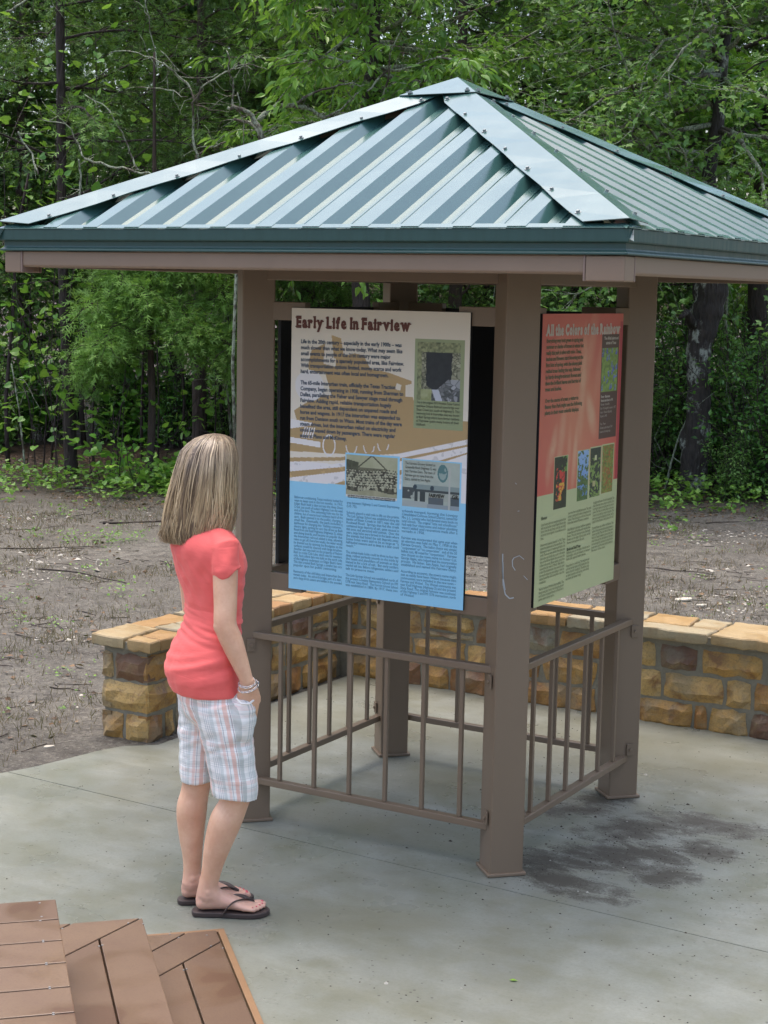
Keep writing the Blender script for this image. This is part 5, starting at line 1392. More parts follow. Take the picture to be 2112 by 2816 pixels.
def twig_leaves(L, pts, r, n, size, shape, spread, flat, tint0, hang=.25):
    """leaves set along a twig"""
    m = len(pts); t = r.uniform(.1, 1, n) * (m - 1); i = np.minimum(t.astype(int), m - 2); f = (t - i)[:, None]
    P = pts[i] * (1 - f) + pts[i + 1] * f; T = unit(pts[i + 1] - pts[i]); rad = r.normal(0, 1, (n, 3)) * np.array([1, 1, flat])
    P = P + rad * spread; D = unit(T * .6 + rad * .8 + np.array([0, 0, -hang])); N = unit(np.array([0, 0, 1.]) + r.normal(0, .45, (n, 3)))
    L.add(*leaves(P, D, N, size, shape, r, np.clip(tint0 + r.normal(0, .16, n), 0, 1)))

def tree(name, label, base, trunk, rad, limbs, leaf, bark, seed, cat='tree', group=None, wigt=.0, bare=0, tw_len=(.35, .8), extra=None, crown_name='crown', knots=()):
    """trunk: list of (dx,dy,z) in the tree's own frame; limbs: dict(n, z0, z1, len, up, twigs, arc)"""
    r = np.random.default_rng(seed); root = empty(name, base); tag(root, label, cat, group)
    T = np.array(smooth_tab([(*p, q) for p, q in zip(trunk, rad)], 6)); tm = MB()
    tr = T[:, 3].copy() * (1 + .06 * np.sin(np.arange(len(T)) * 1.7)); tm.tube(T[:, :3], list(tr), 14)
    for (kz, ka, kr) in knots:
        q = np.array([np.interp(kz, T[:, 2], T[:, 0]), np.interp(kz, T[:, 2], T[:, 1]), kz]); d = np.array([math.cos(ka), math.sin(ka), 0]); tm.ell(q + d * np.interp(kz, T[:, 2], T[:, 3]) * .75, (kr, kr, kr * 1.5), n=12, m=8)
    L = Leaves(); lm = MB(); Z = T[:, 2]
    for k in range(limbs['n']):
        z = r.uniform(limbs['z0'], limbs['z1']); c = np.array([np.interp(z, Z, T[:, 0]), np.interp(z, Z, T[:, 1]), z]); rt_ = np.interp(z, Z, T[:, 3])
        a0, a1 = limbs.get('arc', (0, 360)); a = R(r.uniform(a0, a1)); up_ = r.uniform(*limbs.get('up', (.05, .6)))
        ln = r.uniform(*limbs['len']) * (1 - .45 * max(0, (z - limbs['z0']) / max(.1, limbs['z1'] - limbs['z0']) - .4)); d = np.array([math.cos(a), math.sin(a), up_])
        P = branch(c, d, ln, 7, r, limbs.get('wig', .2), limbs.get('droop', .15)); lr = min(rt_ * .5, limbs.get('r', .022 * ln)); rr = np.linspace(lr, .004, len(P)); lm.tube(P, list(rr), 5)
        bright = r.normal(.5, .17)
        for q in range(limbs['twigs']):
            t = r.uniform(.18, 1) * (len(P) - 1); i = min(int(t), len(P) - 2); s = P[i] + (P[i + 1] - P[i]) * (t - i); td = unit(P[i + 1] - P[i]) * .7 + r.normal(0, .75, 3) * np.array([1, 1, limbs.get('tflat', .45)])
            W = branch(s, td, r.uniform(*tw_len), 4, r, .22, limbs.get('tdroop', .25)); lm.tube(W, [.006, .005, .004, .003, .002], 3, caps=False)
            if k >= bare: twig_leaves(L, W, r, leaf['n'], leaf['size'], leaf['shape'], leaf.get('spread', .05), leaf.get('flat', .5), bright + r.normal(0, .1), leaf.get('hang', .25))
    tm.build('trunk', MAT[bark], root, smooth=True); lm.build('branches', MAT[limbs.get('bark', bark)], root, smooth=True)
    if L.V: L.build(crown_name, MAT[leaf['mat']], root)
    if extra: extra(root, r)
    return root

LF_FAR = dict(n=24, size=.115, shape='oval', mat='far_leaf', spread=.13, flat=.8)
LF_FAR2 = dict(n=24, size=.10, shape='oval', mat='oak_leaf', spread=.13, flat=.8)
def straight(h, lean=(0, 0), k=5, seed=0, wob=.06):
    r = np.random.default_rng(seed); return [(lean[0] * t + (wob * r.normal() if 0 < t else 0), lean[1] * t + (wob * r.normal() if 0 < t else 0), -.1 + h * t) for t in np.linspace(0, 1, k)]

# ---- the trees one can tell apart ---------------------------------------------------------
# big leaning oak at the right, lichen on its bark
b = spot(1907, 17.6)
def along(px, py, depth, base):
    """offset from base of the place at a pixel column/row of the photograph at that depth"""
    u = (px - 1056) / 4519.5; w = (1408 - py) / 4519.5; cr, sr = math.cos(ROLL), math.sin(ROLL); u, w = cr * u + sr * w, -sr * u + cr * w
    y = math.cos(PITCH) + math.sin(PITCH) * w; z = -math.sin(PITCH) + math.cos(PITCH) * w; d = ex * u + ey * y + Vector((0, 0, z)); p = Vector(CAM) + d * (depth / y); q = p - Vector(base); return (q.x, q.y, q.z)
tp = [along(1912, 1385, 17.6, b), along(1908, 1300, 17.6, b), along(1918, 1180, 17.6, b), along(1922, 1060, 17.6, b), along(1922, 960, 17.6, b), along(1945, 860, 17.6, b), along(1963, 770, 17.6, b), along(1960, 600, 17.6, b), along(1950, 480, 17.6, b), along(1975, 330, 17.6, b), along(1985, 180, 17.6, b), along(2010, 0, 17.7, b), along(2030, -250, 17.9, b), along(2020, -700, 18, b)]
oak = tree('oak_tree', 'big leaning dark trunk with pale lichen patches behind the right post', b, tp, [.20, .155, .135, .125, .132, .160, .150, .09, .075, .068, .062, .055, .05, .03],
    dict(n=64, z0=2.3, z1=7.2, len=(1.4, 4.2), arc=(110, 345), up=(-.15, .3), twigs=15, wig=.24, droop=.12, r=.03, bark='lichen_twig'), dict(n=24, size=.062, shape='trefoil', mat='oak_leaf', spread=.075, flat=.4), 'oak_bark', 5, tw_len=(.4, .9), knots=((.55, R(170), .10), (2.15, R(165), .12), (1.9, R(170), .09)))
def stub(root, r):
    pass
MB().tube([along(1905, 895, 17.5, b), along(1890, 862, 17.4, b), along(1888, 858, 17.35, b), along(1872, 872, 17.2, b)], [.06, .04, .035, .028], 8).build('broken_limb', MAT['oak_bark'], oak, smooth=True)
# second trunk on the right edge with broad lobed leaves
b = spot(2062, 19.4)
tree('sycamore_tree', 'dark trunk at the right edge with broad lobed leaves', b, [(0, 0, -.1), (.02, 0, 1.5), (-.02, 0, 3), (.06, .02, 4.4), (.12, 0, 6), (.2, 0, 9)], [.15, .12, .105, .1, .09, .05],
     dict(n=26, z0=2.2, z1=7.5, len=(1.0, 2.3), up=(-.2, .3), twigs=9, wig=.2, r=.035), dict(n=11, size=.15, shape='lobed', mat='vine_leaf', spread=.09, flat=.6), 'dark_bark', 17)
# overhanging elm behind the roof peak
b = spot(985, 17.2)
tree('elm_tree', 'elm with long bright green leaves overhanging behind the roof peak', b, [(0, 0, -.1), (.03, 0, 1.4), (-.1, .05, 2.8), (.05, 0, 4.2), (.1, 0, 6), (.1, .1, 8)], [.11, .095, .085, .075, .06, .03],
     dict(n=54, z0=2.6, z1=6.2, len=(1.0, 2.5), up=(-.05, .5), twigs=13, wig=.25, droop=.2, r=.03, bark='lichen_twig', tdroop=.5), dict(n=15, size=.125, shape='long', mat='elm_leaf', spread=.05, flat=.35, hang=.55), 'dark_bark', 23, tw_len=(.3, .75))
# slender trunk at the left and its cedar foliage
b = spot(186, 18.1)
tp = [along(198, 1330, 18.1, b), along(190, 1150, 18.1, b), along(182, 950, 18.1, b), along(174, 770, 18.1, b), along(170, 560, 18.1, b), along(168, 300, 18.1, b), along(165, 0, 18.1, b), along(165, -500, 18.1, b)]
CED = dict(n=26, size=.125, shape='needle', mat='cedar_leaf', spread=.075, flat=.6, hang=.15)
tree('cedar_tree', 'slender straight dark cedar trunk standing at the left edge of the woods', b, tp, [.085, .065, .058, .055, .052, .048, .045, .03],
     dict(n=34, z0=2.5, z1=7, len=(.9, 2.3), up=(-.15, .3), twigs=14, wig=.18, r=.018, tdroop=.1), CED, 'dark_bark', 31, group='cedars at the edge of the woods')
b = spot(545, 20.2)
tree('cedar_tree', 'dark cedar trunk just left of the front left post, behind the girl', b, [(0, 0, -.1), (-.02, 0, 1.5), (.02, 0, 3), (0, 0, 5), (.05, 0, 9)], [.10, .085, .075, .065, .03],
     dict(n=42, z0=2.3, z1=7.5, len=(1.0, 2.5), up=(-.15, .35), twigs=14, wig=.18, r=.018, tdroop=.1), CED, 'cedar_bark', 37, group='cedars at the edge of the woods')
b = spot(405, 17.6)
tree('cedar_tree', 'young cedar whose bright feathery boughs hang under the left eave', b, [(0, 0, -.05), (.02, .02, .8), (-.02, .04, 1.6), (.02, .05, 2.6), (.02, .05, 4.5)], [.045, .04, .034, .028, .012],
     dict(n=16, z0=1.55, z1=2.5, len=(.65, 1.35), arc=(-170, 60), up=(-.25, .12), twigs=22, wig=.14, droop=.25, r=.012, tdroop=.35), dict(n=30, size=.135, shape='needle', mat='cedar_bright', spread=.06, flat=.7, hang=.3), 'cedar_bark', 41, group='cedars at the edge of the woods', tw_len=(.2, .5))
b = spot(1240, 19.5)
tree('cedar_tree', 'cedar standing right of the roof peak behind the kiosk', b, [(0, 0, -.1), (-.02, 0, 1.5), (.02, 0, 3), (0, 0, 5), (.05, 0, 8)], [.09, .08, .07, .06, .03],
     dict(n=46, z0=1.0, z1=7, len=(.9, 2.0), up=(-.1, .4), twigs=14, wig=.18, r=.018, tdroop=.1), CED, 'cedar_bark', 43, group='cedars at the edge of the woods')
b = spot(690, 21)
tree('cedar_tree', 'tall cedar above the left slope of the roof', b, [(0, 0, -.1), (-.02, 0, 1.5), (.02, 0, 3), (0, 0, 5), (.05, 0, 9.5)], [.10, .085, .075, .065, .03],
     dict(n=50, z0=1.8, z1=8.2, len=(1.0, 2.3), up=(-.1, .4), twigs=14, wig=.18, r=.018, tdroop=.1), CED, 'cedar_bark', 47, group='cedars at the edge of the woods')

# bare tangled lichen-covered branches over the left slope of the roof
def dead_tree():
    r = np.random.default_rng(3); b = spot(640, 16.2); root = empty('dead_tree', b); tag(root, 'bare dead tree with tangled pale lichen covered branches over the left roof slope', 'dead tree')
    A = lambda pts, dp: [np.array(along(x, y, dp + .04 * math.sin(i * 2.1), b)) for i, (x, y) in enumerate(pts)]
    MB().tube(A([(650, 1400), (640, 1000), (652, 700), (690, 500), (705, 400), (722, 380)], 16.3), [.018, .017, .016, .016, .02, .022], 8).build('trunk', MAT['lichen_twig'], root, smooth=True)
    runs = [([(722, 382), (700, 330), (665, 300), (625, 292)], .030, .018), ([(640, 330), (690, 340), (715, 365), (725, 385)], .012, .03), ([(710, 330), (745, 300), (800, 292), (850, 300), (895, 325)], .028, .016), ([(800, 292), (850, 260), (930, 235), (1000, 232)], .016, .006), ([(895, 325), (950, 290), (985, 255)], .012, .005),
            ([(540, 440), (532, 360), (528, 290), (535, 265), (500, 215), (450, 180), (380, 145), (300, 140)], .014, .004), ([(528, 290), (560, 240), (620, 200), (660, 185), (700, 190)], .010, .004), ([(535, 440), (560, 415), (600, 400), (620, 388)], .014, .008), ([(230, 435), (300, 455), (370, 470), (430, 482)], .012, .009), ([(230, 435), (205, 380), (180, 340), (100, 330)], .009, .004),
            ([(380, 470), (350, 400), (320, 340), (290, 295), (235, 262)], .010, .005), ([(640, 300), (640, 240), (632, 180), (625, 140)], .012, .006), ([(632, 190), (680, 175), (735, 190)], .007, .003), ([(380, 240), (460, 250), (510, 265)], .005, .004), ([(440, 140), (520, 210), (600, 205)], .004, .004), ([(48, 360), (85, 420), (105, 480)], .010, .008), ([(218, 555), (220, 480), (218, 440)], .012, .009),
            ([(585, 300), (540, 290), (575, 297)], .006, .004), ([(655, 255), (665, 320), (668, 400)], .007, .004), ([(1010, 250), (1060, 200), (1120, 190), (1180, 160), (1260, 150)], .012, .005), ([(870, 150), (905, 190), (1000, 150), (1080, 120)], .010, .005), ([(20, 30), (80, 0), (150, -40)], .012, .01), ([(400, -10), (420, 120), (440, 200)], .006, .004)]
    for pts, r0, r1 in runs:
        P = A(pts, 16.2 + r.uniform(-.35, .35)); P = np.array(smooth_tab([tuple(p) for p in P], 4)); P += r.normal(0, .008, P.shape); mb = MB().tube(P, list(np.linspace(r0, r1, len(P))), 6)
        for k in range(5):
            i = r.integers(1, len(P) - 1); W = branch(P[i], r.normal(0, 1, 3), r.uniform(.12, .4), 4, r, .35); mb.tube(W, [.004, .0035, .003, .0025, .002], 3)
        mb.build('branch', MAT['lichen_twig'], root, smooth=True)
dead_tree()

# ---- background trees: three kinds, copied ------------------------------------------------
def bg(kind, seed, lf, label, px, depth):
    h = 9.5; return tree('background_tree', label, spot(px, depth), straight(h, (.3, .1), 6, seed), [.11, .10, .09, .075, .055, .03],
        dict(n=56, z0=.9, z1=8.8, len=(1.2, 2.7), up=(-.1, .45), twigs=11, wig=.22, droop=.1, r=.03), lf, 'dark_bark', seed, group='trees in the shade behind the front trees', tw_len=(.5, 1.0))
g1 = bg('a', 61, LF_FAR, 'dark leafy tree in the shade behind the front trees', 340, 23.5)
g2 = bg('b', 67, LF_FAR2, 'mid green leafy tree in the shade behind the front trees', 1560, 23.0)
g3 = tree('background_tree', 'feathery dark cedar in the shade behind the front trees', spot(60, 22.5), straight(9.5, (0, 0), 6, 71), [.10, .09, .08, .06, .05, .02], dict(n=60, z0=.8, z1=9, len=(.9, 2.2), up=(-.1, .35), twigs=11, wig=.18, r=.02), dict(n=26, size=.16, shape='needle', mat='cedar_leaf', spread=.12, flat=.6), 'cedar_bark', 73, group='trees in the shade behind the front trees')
LBL = {0: 'dark leafy tree in the shade behind the front trees', 1: 'mid green leafy tree in the shade behind the front trees', 2: 'feathery dark cedar in the shade behind the front trees'}
for i, (px, dp, k) in enumerate([(-160, 23.5, 0), (200, 25, 1), (480, 24, 2), (640, 26, 0), (830, 23.5, 1), (930, 26, 2), (1080, 24.5, 0), (1330, 24, 1), (1430, 26.5, 2), (1740, 22.5, 0), (1880, 25, 2), (2040, 24, 1), (2230, 23, 0), (2380, 25, 1), (-330, 25, 2)]):
    c = copy_tree((g1, g2, g3)[k]); c.location = spot(px, dp); s = .9 + .25 * ((i * 37) % 10) / 10; c.scale = (s, s, s * 1.3); c.rotation_euler = (0, 0, i * 1.7)
# unseen trees beside the clearing, added so the roof ribs reflect dark foliage
for i, (x, y, k) in enumerate([(12.5, 1.5, 0), (13.5, 6, 1), (16, -1, 2), (-19, -4, 0), (9, 13, 1), (13.5, -1.5, 2)]):
    c = copy_tree((g1, g2, g3)[k]); c.location = (x, y, 0); c.rotation_euler = (0, 0, i * 2.3); c.scale = (1.15,) * 3
    c['label'] = 'unseen leafy tree added to darken reflections in the roof'; c['group'] = 'unseen trees added for dark roof reflections'

# ---- shrubs ------------------------------------------------------------------------------
def shrub(label, loc, h, w, n, leaf, seed, name='shrub', group='shrubs along the edge of the woods', cat='shrub'):
    r = np.random.default_rng(seed); root = empty(name, loc); tag(root, label, cat, group); L = Leaves(); mb = MB()
    for k in range(n):
        a = r.uniform(0, 2 * math.pi); tilt = r.uniform(.05, .9) * w / h; P = branch((r.normal(0, .12 * w), r.normal(0, .12 * w), -.03), (math.cos(a) * tilt, math.sin(a) * tilt, 1), h * r.uniform(.45, 1.05), 6, r, .13, .05); mb.tube(P, list(np.linspace(.008, .003, 7)), 4)
        br = r.normal(.5, .17)
        for q in range(leaf.get('tw', 7)):
            i = r.integers(1, 6); W = branch(P[i], r.normal(0, 1, 3) * np.array([1, 1, .4]) + np.array([0, 0, .2]), r.uniform(.15, .42) * max(.5, w), 3, r, .25, .1); mb.tube(W, [.004, .003, .0025, .002], 3, caps=False); twig_leaves(L, W, r, leaf['n'], leaf['size'], leaf['shape'], leaf.get('spread', .035), .6, br + r.normal(0, .1), .15)
    mb.build('stems', MAT['dark_bark'], root); L.build('foliage', MAT[leaf['mat']], root); return root
SH1 = dict(n=11, size=.062, shape='oval', mat='shrub_leaf', tw=8); SH2 = dict(n=8, size=.085, shape='heart', mat='vine_leaf', tw=6); SH3 = dict(n=9, size=.06, shape='oval', mat='oak_leaf', tw=8)
LB = {0: 'dense glossy small leaved shrub along the edge of the woods', 1: 'shrub with broad heart shaped leaves along the edge of the woods', 2: 'loose mid green shrub along the edge of the woods'}
proto = [shrub(LB[0], spot(2010, 18.2), 2.1, 1.0, 34, SH1, 81), shrub(LB[1], spot(700, 19.8), 1.2, .8, 16, SH2, 82), shrub(LB[2], spot(1800, 18.6), 1.5, .8, 22, SH3, 83)]
for i, (px, dp, k, s) in enumerate([(2120, 17.2, 0, 1.05), (2080, 19.2, 0, 1.15), (1960, 19.4, 0, 1.1), (1850, 19.8, 0, 1.1), (2010, 16.9, 2, .55), (1830, 19.0, 2, 1.1), (1760, 20, 0, 1.0), (1650, 20.5, 2, 1.2), (1560, 21, 0, 1.1), (1460, 21, 2, 1.2), (1360, 21.5, 0, 1.1), (1250, 21.5, 1, 1.3), (1150, 21.5, 0, 1.1), (1040, 21.5, 2, 1.3), (930, 21.5, 0, 1.1), (830, 21.5, 2, 1.2), (640, 20.6, 2, .8), (740, 21.0, 0, .9), (600, 21.8, 1, 1.2), (480, 21.5, 0, .75), (380, 22, 1, 1.3), (300, 22.2, 2, 1.0), (130, 22, 0, .8), (20, 21.5, 1, 1.3), (-60, 20.5, 2, 1.2), (2180, 18.6, 0, 1.2), (2240, 17.5, 2, 1.2)]):
    c = copy_tree(proto[k]); c.location = spot(px, dp); c.scale = (s, s, s); c.rotation_euler = (0, 0, i * 1.3)

# vines and saplings on the left
def vine(label, px, dp, top, seed, n=16, size=.095, spread=.16):
    r = np.random.default_rng(seed); b = spot(px, dp); root = empty('climbing_vine', b); tag(root, label, 'vine', 'vines with heart shaped leaves at the left'); L = Leaves(); mb = MB()
    for k in range(3):
        P = branch((r.normal(0, .1), r.normal(0, .1), 0), (r.normal(0, .12), r.normal(0, .12), 1), top, 9, r, .13); mb.tube(P, .005, 4)
        twig_leaves(L, P, r, n, size, 'heart', spread, .5, .62, .5)
    mb.build('stems', MAT['dark_bark'], root); L.build('foliage', MAT['vine_leaf'], root)
vine('bright heart leaved vine column right of the slender left trunk', 300, 17.3, 1.1, 91, 40, .075); vine('heart leaved vine hanging beside the young cedar', 262, 17.5, 2.3, 92, 22, .10)
vine('low heart leaved vine at the foot of the woods behind the girl', 350, 16.8, .55, 93, 46, .07, .22); vine('heart leaved vine climbing at the far left edge', 60, 18.4, 3.4, 94, 60, .09, .3); vine('heart leaved vine between the two cedar trunks', 450, 18.6, 1.7, 95, 26, .09, .2)
vine('heart leaved vine high in the branches at the upper left', 150, 17.3, 4.7, 96, 90, .10, .35)
def sapling(px, dp, h, rad, lean, seed, label, pale=False):
    r = np.random.default_rng(seed); b = spot(px, dp); root = empty('bare_sapling', b); tag(root, label, 'sapling', 'thin bare stems in the shade of the woods'); P = branch((0, 0, -.05), (lean, 0, 1), h, 8, r, .06); mb = MB().tube(P, list(np.linspace(rad, rad * .5, 9)), 6)
    for k in range(6): W = branch(P[r.integers(2, 8)], r.normal(0, 1, 3) + np.array([0, 0, .3]), r.uniform(.2, .8), 4, r, .2); mb.tube(W, [.006, .005, .004, .003, .002], 3)
    mb.build('stem', MAT['lichen_twig' if pale else 'dark_bark'], root, smooth=True)
for i, (px, dp, h, rad, lean, pale) in enumerate([(62, 17.5, 1.3, .014, -.1, True), (133, 19.5, 3.5, .016, .02, False), (110, 18.5, 1.6, .012, .05, False), (385, 20, 3.2, .022, .02, False), (430, 19.5, 2.2, .014, -.1, False), (320, 18.2, 1.5, .012, -.15, False), (495, 20.5, 3, .02, 0, False), (610, 20.5, 3.4, .028, .01, False), (640, 19, 2.9, .018, -.03, True), (575, 19, 1.8, .012, .15, False), (250, 19.5, 3, .018, .06, False), (15, 18.8, 3.4, .03, .02, False), (225, 21.5, 4, .04, 0, False), (460, 22, 4, .05, 0, False), (1830, 17.8, 1.1, .014, .12, True)]):
    sapling(px, dp, h, rad, lean, 200 + i, 'thin pale bare stem rising from the forest floor' if pale else 'thin dark bare stem in the shade of the woods', pale)

# ---- far woodland that reads as one mass ------------------------------------------------
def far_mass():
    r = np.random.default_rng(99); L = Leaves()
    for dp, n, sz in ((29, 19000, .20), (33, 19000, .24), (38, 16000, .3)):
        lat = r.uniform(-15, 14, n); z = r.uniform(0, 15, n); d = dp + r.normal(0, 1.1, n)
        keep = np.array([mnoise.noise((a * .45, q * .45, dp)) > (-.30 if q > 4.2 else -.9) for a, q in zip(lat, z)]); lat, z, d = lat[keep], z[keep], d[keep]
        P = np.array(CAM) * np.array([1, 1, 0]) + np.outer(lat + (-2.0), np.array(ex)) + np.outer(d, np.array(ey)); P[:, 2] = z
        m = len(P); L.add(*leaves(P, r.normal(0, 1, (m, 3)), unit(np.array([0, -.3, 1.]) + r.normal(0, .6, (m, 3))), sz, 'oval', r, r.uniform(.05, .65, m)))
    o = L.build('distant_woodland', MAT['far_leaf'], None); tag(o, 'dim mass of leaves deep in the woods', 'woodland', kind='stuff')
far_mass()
# ================================================================ WHAT LIES ON THE SOIL
def on_soil(x, y):
    if -1.95 < x < 6 and y < 2.12: return False
    # slab edge at the left
    if y < .06 and x > np.interp(-y, [-.06, .18, .53, .93, 1.5, 1.9], [-1.5, -1.66, -1.73, -1.93, -2.5, -3.2]): return False
    if -1.95 < x and y < 2.12: return False
    return True
def camdist(x, y): return (x - CAM[0]) * ey[0] + (y - CAM[1]) * ey[1]
def soil_points(n, seed, d0=4.5, d1=20, dens=None):
    r = np.random.default_rng(seed); out = []
    while len(out) < n:
        d = r.uniform(d0, d1); u = r.uniform(-.30, .29) * d; p = CAM + np.array(ex) * u + np.array(ey) * d
        if on_soil(p[0], p[1]) and (dens is None or dens(p[0], p[1], d, r)): out.append((p[0], p[1]))
    return np.array(out), r
SZ = -.022
def grass():
    clump = lambda x, y, d, r: mnoise.noise((x * .9, y * .9, 7)) + .6 * r.random() > .15 and d < 17
    P, r = soil_points(5200, 301, dens=clump); Ps = []; Ds = []; S = []
    for p in P:
        k = r.integers(4, 14); q = p + r.normal(0, .05, (k, 2)); Ps.append(np.c_[q, np.full(k, SZ)]); Ds.append(r.normal(0, .45, (k, 3)) + np.array([0, 0, 1.]))
    Ps = np.concatenate(Ps); Ds = np.concatenate(Ds); m = len(Ps)
    tv = np.array([(-.045, 0, 0), (.045, 0, 0), (0, 1, .15)]); D = unit(Ds); X = unit(np.cross(D, r.normal(0, 1, (m, 3)))); s = r.uniform(.018, .07, m)[:, None, None]
    V = Ps[:, None] + s * (tv[None, :, 0, None] * X[:, None] + tv[None, :, 1, None] * D[:, None]); F = np.arange(3)[None] + (np.arange(m) * 3)[:, None]
    tag(array_mesh('dead_grass', V.reshape(-1, 3), F, MAT['dead_grass'], None, r.uniform(0, 1, m)), 'short dead brown grass stubble on the bare soil', 'grass', kind='stuff')
grass()
def pebbles():
    P, r = soil_points(11000, 302, dens=lambda x, y, d, r: mnoise.noise((x * .7 + 5, y * .7, 2)) + .5 * r.random() > .17 and d < 16.5)
    oct_ = np.array([(1, 0, 0), (.3, .9, .1), (-.8, .5, 0), (-.7, -.6, .1), (.4, -.9, 0), (.1, .1, .6), (0, 0, -.3)]); F0 = np.array([(0, 1, 5), (1, 2, 5), (2, 3, 5), (3, 4, 5), (4, 0, 5)]); n = len(P)
    a = r.uniform(0, 6.28, n); s = (r.uniform(.003, .012, n) * (1 + 1.8 * (r.random(n) < .05)))[:, None, None]; st = r.uniform(.5, 1.3, n)[:, None]
    X = oct_[None, :, 0] * st; Y = oct_[None, :, 1] / st; c, sn = np.cos(a)[:, None], np.sin(a)[:, None]
    V = np.stack([X * c - Y * sn, X * sn + Y * c, np.broadcast_to(oct_[None, :, 2], X.shape)], -1) * s + np.c_[P, np.full(n, SZ - .002)][:, None, :]
    F = F0[None] + (np.arange(n) * 7)[:, None, None]
    t = NT('pebble'); t.col(t.ramp(t.attr('tint'), [(0, (.12, .10, .08)), (.45, (.30, .27, .22)), (1, (.60, .57, .49))])).rough(.8)
    tag(array_mesh('pebbles', V.reshape(-1, 3), F.reshape(-1, 3), t.mat, None, np.repeat(r.uniform(0, 1, n) ** 1.3, 5)), 'pale pebbles and shell chips scattered on the soil', 'pebbles', kind='stuff')
pebbles()
def litter():
    P, r = soil_points(13000, 303, d0=5, dens=lambda x, y, d, r: r.random() < (1.0 if d > 15.5 else .10)); n = len(P)
    V, F, T = leaves(np.c_[P, SZ + r.uniform(0, .02, n)], r.normal(0, 1, (n, 3)) * np.array([1, 1, .12]), unit(np.array([0, 0, 1.]) + r.normal(0, .35, (n, 3))), .042, 'oval', r, r.uniform(0, 1, n) ** 1.5)
    tag(array_mesh('leaf_litter', V, F, MAT['litter_leaf'], None, T), 'dead brown leaves on the forest floor', 'leaves', kind='stuff')
litter()
def weeds():
    r = np.random.default_rng(304); L = Leaves(); spots = []
    for k in range(420):      # sparse sprouts over the soil and a denser fringe at the wood's edge
        if k < 230: p, _ = soil_points(1, 5000 + k, 6, 16); p = p[0]; n = r.integers(4, 16); s = .022; hgt = .06
        else: q = spot(r.uniform(-50, 2150), r.normal(17.0, .9)); p = np.array([q.x, q.y]); n = r.integers(8, 40); s = .05; hgt = .22
        spots.append((p, n, s, hgt))
    for px, dp, n, s, hgt in [(1895, 17.0, 60, .05, .3), (1980, 16.9, 60, .05, .28), (1830, 16.4, 60, .055, .3), (2050, 17, 50, .05, .28), (1850, 15.4, 40, .05, .2), (1852, 14.7, 14, .05, .1), (520, 16.6, 160, .07, .3), (430, 16.9, 120, .07, .3), (560, 17.2, 160, .08, .4), (620, 17.4, 120, .08, .4), (330, 16.2, 50, .06, .2), (480, 16.8, 120, .07, .3), (240, 13.2, 40, .03, .12), (180, 13.4, 45, .03, .1), (90, 13.5, 40, .03, .1), (300, 13.3, 60, .035, .15), (360, 13.4, 50, .03, .12), (335, 11.0, 40, .03, .12), (230, 11.8, 20, .03, .1), (160, 14.9, 40, .035, .12), (265, 15.6, 60, .04, .2)]:
        q = spot(px, dp); spots.append((np.array([q.x, q.y]), n, s, hgt))
    for p, n, s, hgt in spots:
        P = np.c_[p + r.normal(0, .35 * hgt + .02, (n, 2)), np.full(n, SZ)]; P[:, 2] += r.uniform(.01, hgt, n); D = r.normal(0, 1, (n, 3)) * np.array([1, 1, .3]); L.add(*leaves(P, D, unit(np.array([0, -.1, 1.]) + r.normal(0, .4, (n, 3))), s, 'heart' if s > .045 else 'oval', r, np.clip(.5 + r.normal(0, .22, n), 0, 1)))
    o = L.build('weeds', MAT['weed_leaf'], None); tag(o, 'small green weeds and seedlings growing from the soil', 'weeds', kind='stuff')
weeds()
def twigs():
    P, r = soil_points(1300, 305, dens=lambda x, y, d, r: d < 18); mb = MB()
    for p in P:
        a = r.uniform(0, 6.28); L_ = r.uniform(.03, .22); W = branch((p[0], p[1], SZ + .006), (math.cos(a), math.sin(a), 0), L_, 3, r, .2); W[:, 2] = SZ + r.uniform(.002, .012); mb.tube(W, float(r.uniform(.0012, .0035)), 4, caps=False)
    tag(mb.build('twig_litter', MAT['dark_bark'], None), 'broken dark twigs scattered over the soil', 'twigs', kind='stuff')
twigs()
def grit():
    r = np.random.default_rng(306); V = []; F = []; n = 0; T = []
    for k in range(1500):
        if k < 800: x, y = r.normal(.85, .42), r.normal(-.02, .36)
        else: x, y = r.uniform(-1.4, 3), r.uniform(-2.6, 1.65)
        s = r.uniform(.0012, .0038) * (2 if r.random() < .04 else 1); a = r.uniform(0, 6.28, 5).cumsum() * 0 + np.arange(5) * 1.257 + r.uniform(0, 1)
        q = np.stack([x + np.cos(a) * s * r.uniform(.6, 1.5), y + np.sin(a) * s, np.full(5, .0003)], 1); V.append(np.concatenate([q, [[x, y, s * .9]]])); F += [(n + i, n + (i + 1) % 5, n + 5) for i in range(5)]; n += 6; T += [r.uniform(0, .5) if r.random() < .93 else .9] * 5
    t = NT('grit'); t.col(t.ramp(t.attr('tint'), [(0, (.02, .016, .012)), (.5, (.08, .06, .045)), (1, (.5, .48, .42))])).rough(.8)
    tag(array_mesh('grit', np.concatenate(V), np.array(F), t.mat, None, T), 'dark soil crumbs scattered on the concrete', 'grit', kind='stuff')
grit()
def green_leaf():
    V, F, T = leaves(np.array([[0, 0, .002]]), np.array([[1., .3, .05]]), np.array([[0, 0, 1.]]), .035, 'oval', np.random.default_rng(2), np.array([.9]))
    o = array_mesh('fallen_leaf', V, F, MAT['weed_leaf'], None, T, loc=(1.006, -1.411, .001)); tag(o, 'tiny bright green leaf lying on the concrete in the foreground', 'leaf')
green_leaf()
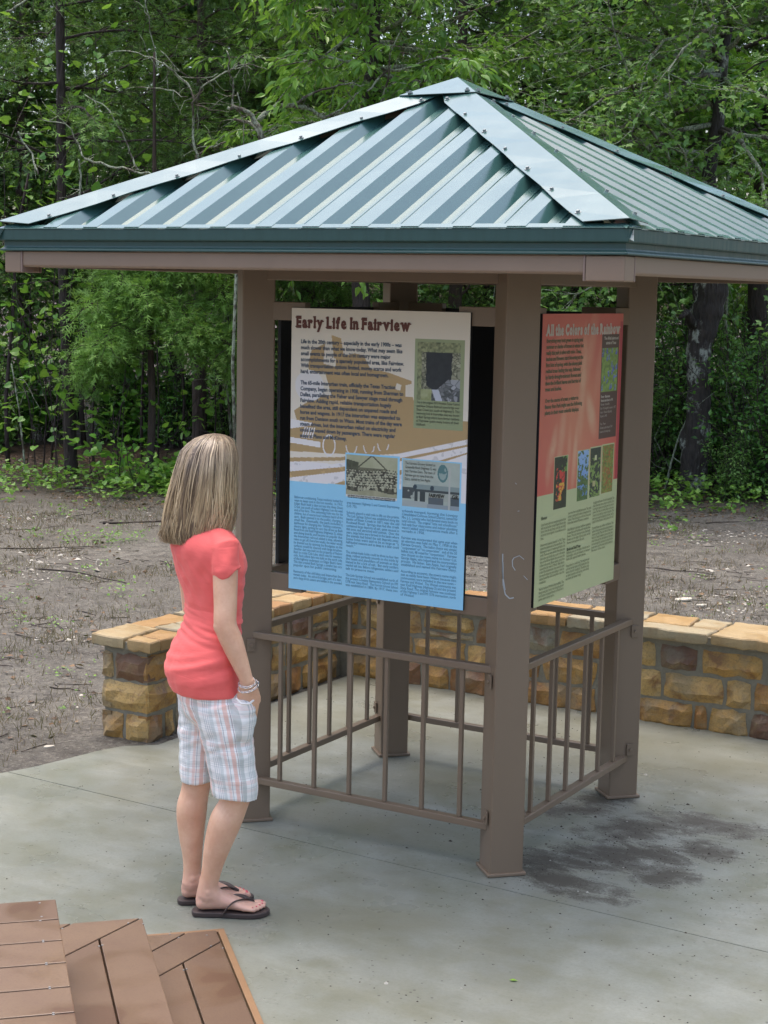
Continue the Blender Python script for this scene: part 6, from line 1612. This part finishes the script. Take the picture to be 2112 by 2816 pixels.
def stick(px, dp, L_, a, rad, label, mat='dark_bark', seed=0):
    r = np.random.default_rng(400 + seed); P = branch((0, 0, .012), (math.cos(a), math.sin(a), 0), L_ * .8, 7, r, .16); rad = rad * .7; P[:, 2] = .010 + .008 * r.random(8); o = MB().tube(P, list(np.linspace(rad, rad * .5, 8)), 6).build('fallen_stick', MAT[mat], None, smooth=True, loc=spot(px, dp, SZ)); tag(o, label, 'stick', 'sticks fallen on the soil')
for i, (px, dp, L_, a, rad, lab, m) in enumerate([(95, 12.0, 1.2, YAW + .05, .010, 'dark curved stick across the soil at the left', 'dark_bark'), (275, 14.4, 1.9, YAW + .25, .014, 'long dark stick behind the girl near the woods', 'dark_bark'), (10, 17.2, 1.7, YAW + .1, .016, 'pale branch lying on the forest floor at the far left', 'lichen_twig'), (-20, 12.9, 1.1, YAW, .008, 'thin dark stick at the left edge of the soil', 'dark_bark'), (125, 8.4, .22, YAW - .2, .006, 'short black twig on the soil left of the wall', 'dark_bark'), (1950, 15.2, .9, YAW + .2, .008, 'thin dark stick on the soil at the right', 'dark_bark'), (1780, 12.6, .7, YAW - .1, .008, 'short dark stick behind the wall at the right', 'dark_bark'), (1500, 13, .8, YAW, .008, 'dark stick on the soil behind the kiosk', 'dark_bark'), (120, 16.6, 1.0, YAW + .3, .010, 'thin pale stick on the dark litter at the left', 'lichen_twig')]): stick(px, dp, L_, a, rad, lab, m, i)
def chip(px, dp, w, label, seed):
    r = np.random.default_rng(seed); a = np.arange(9) * 2 * math.pi / 9; q = np.stack([np.cos(a) * w * r.uniform(.6, 1.1, 9), np.sin(a) * w * .5 * r.uniform(.6, 1.1, 9)], 1); o = bevel(MB().prism([tuple(x) for x in q], 0, .016).build('limestone_flake', MAT['limestone_chip'], None, loc=spot(px, dp, SZ)), .004, 2); o.rotation_euler = (R(6), R(-4), YAW); tag(o, label, 'stone')
chip(1896, 11.3, .075, 'larger pale limestone flake behind the wall at the right', 1); chip(1950, 11.1, .045, 'smaller pale limestone flake right of the larger one behind the wall', 2); chip(435, 9.4, .03, 'small pale blue grey stone on the soil beside the girl', 3); chip(120, 7.3, .03, 'small flat tan stone on the soil left of the wall end', 5)
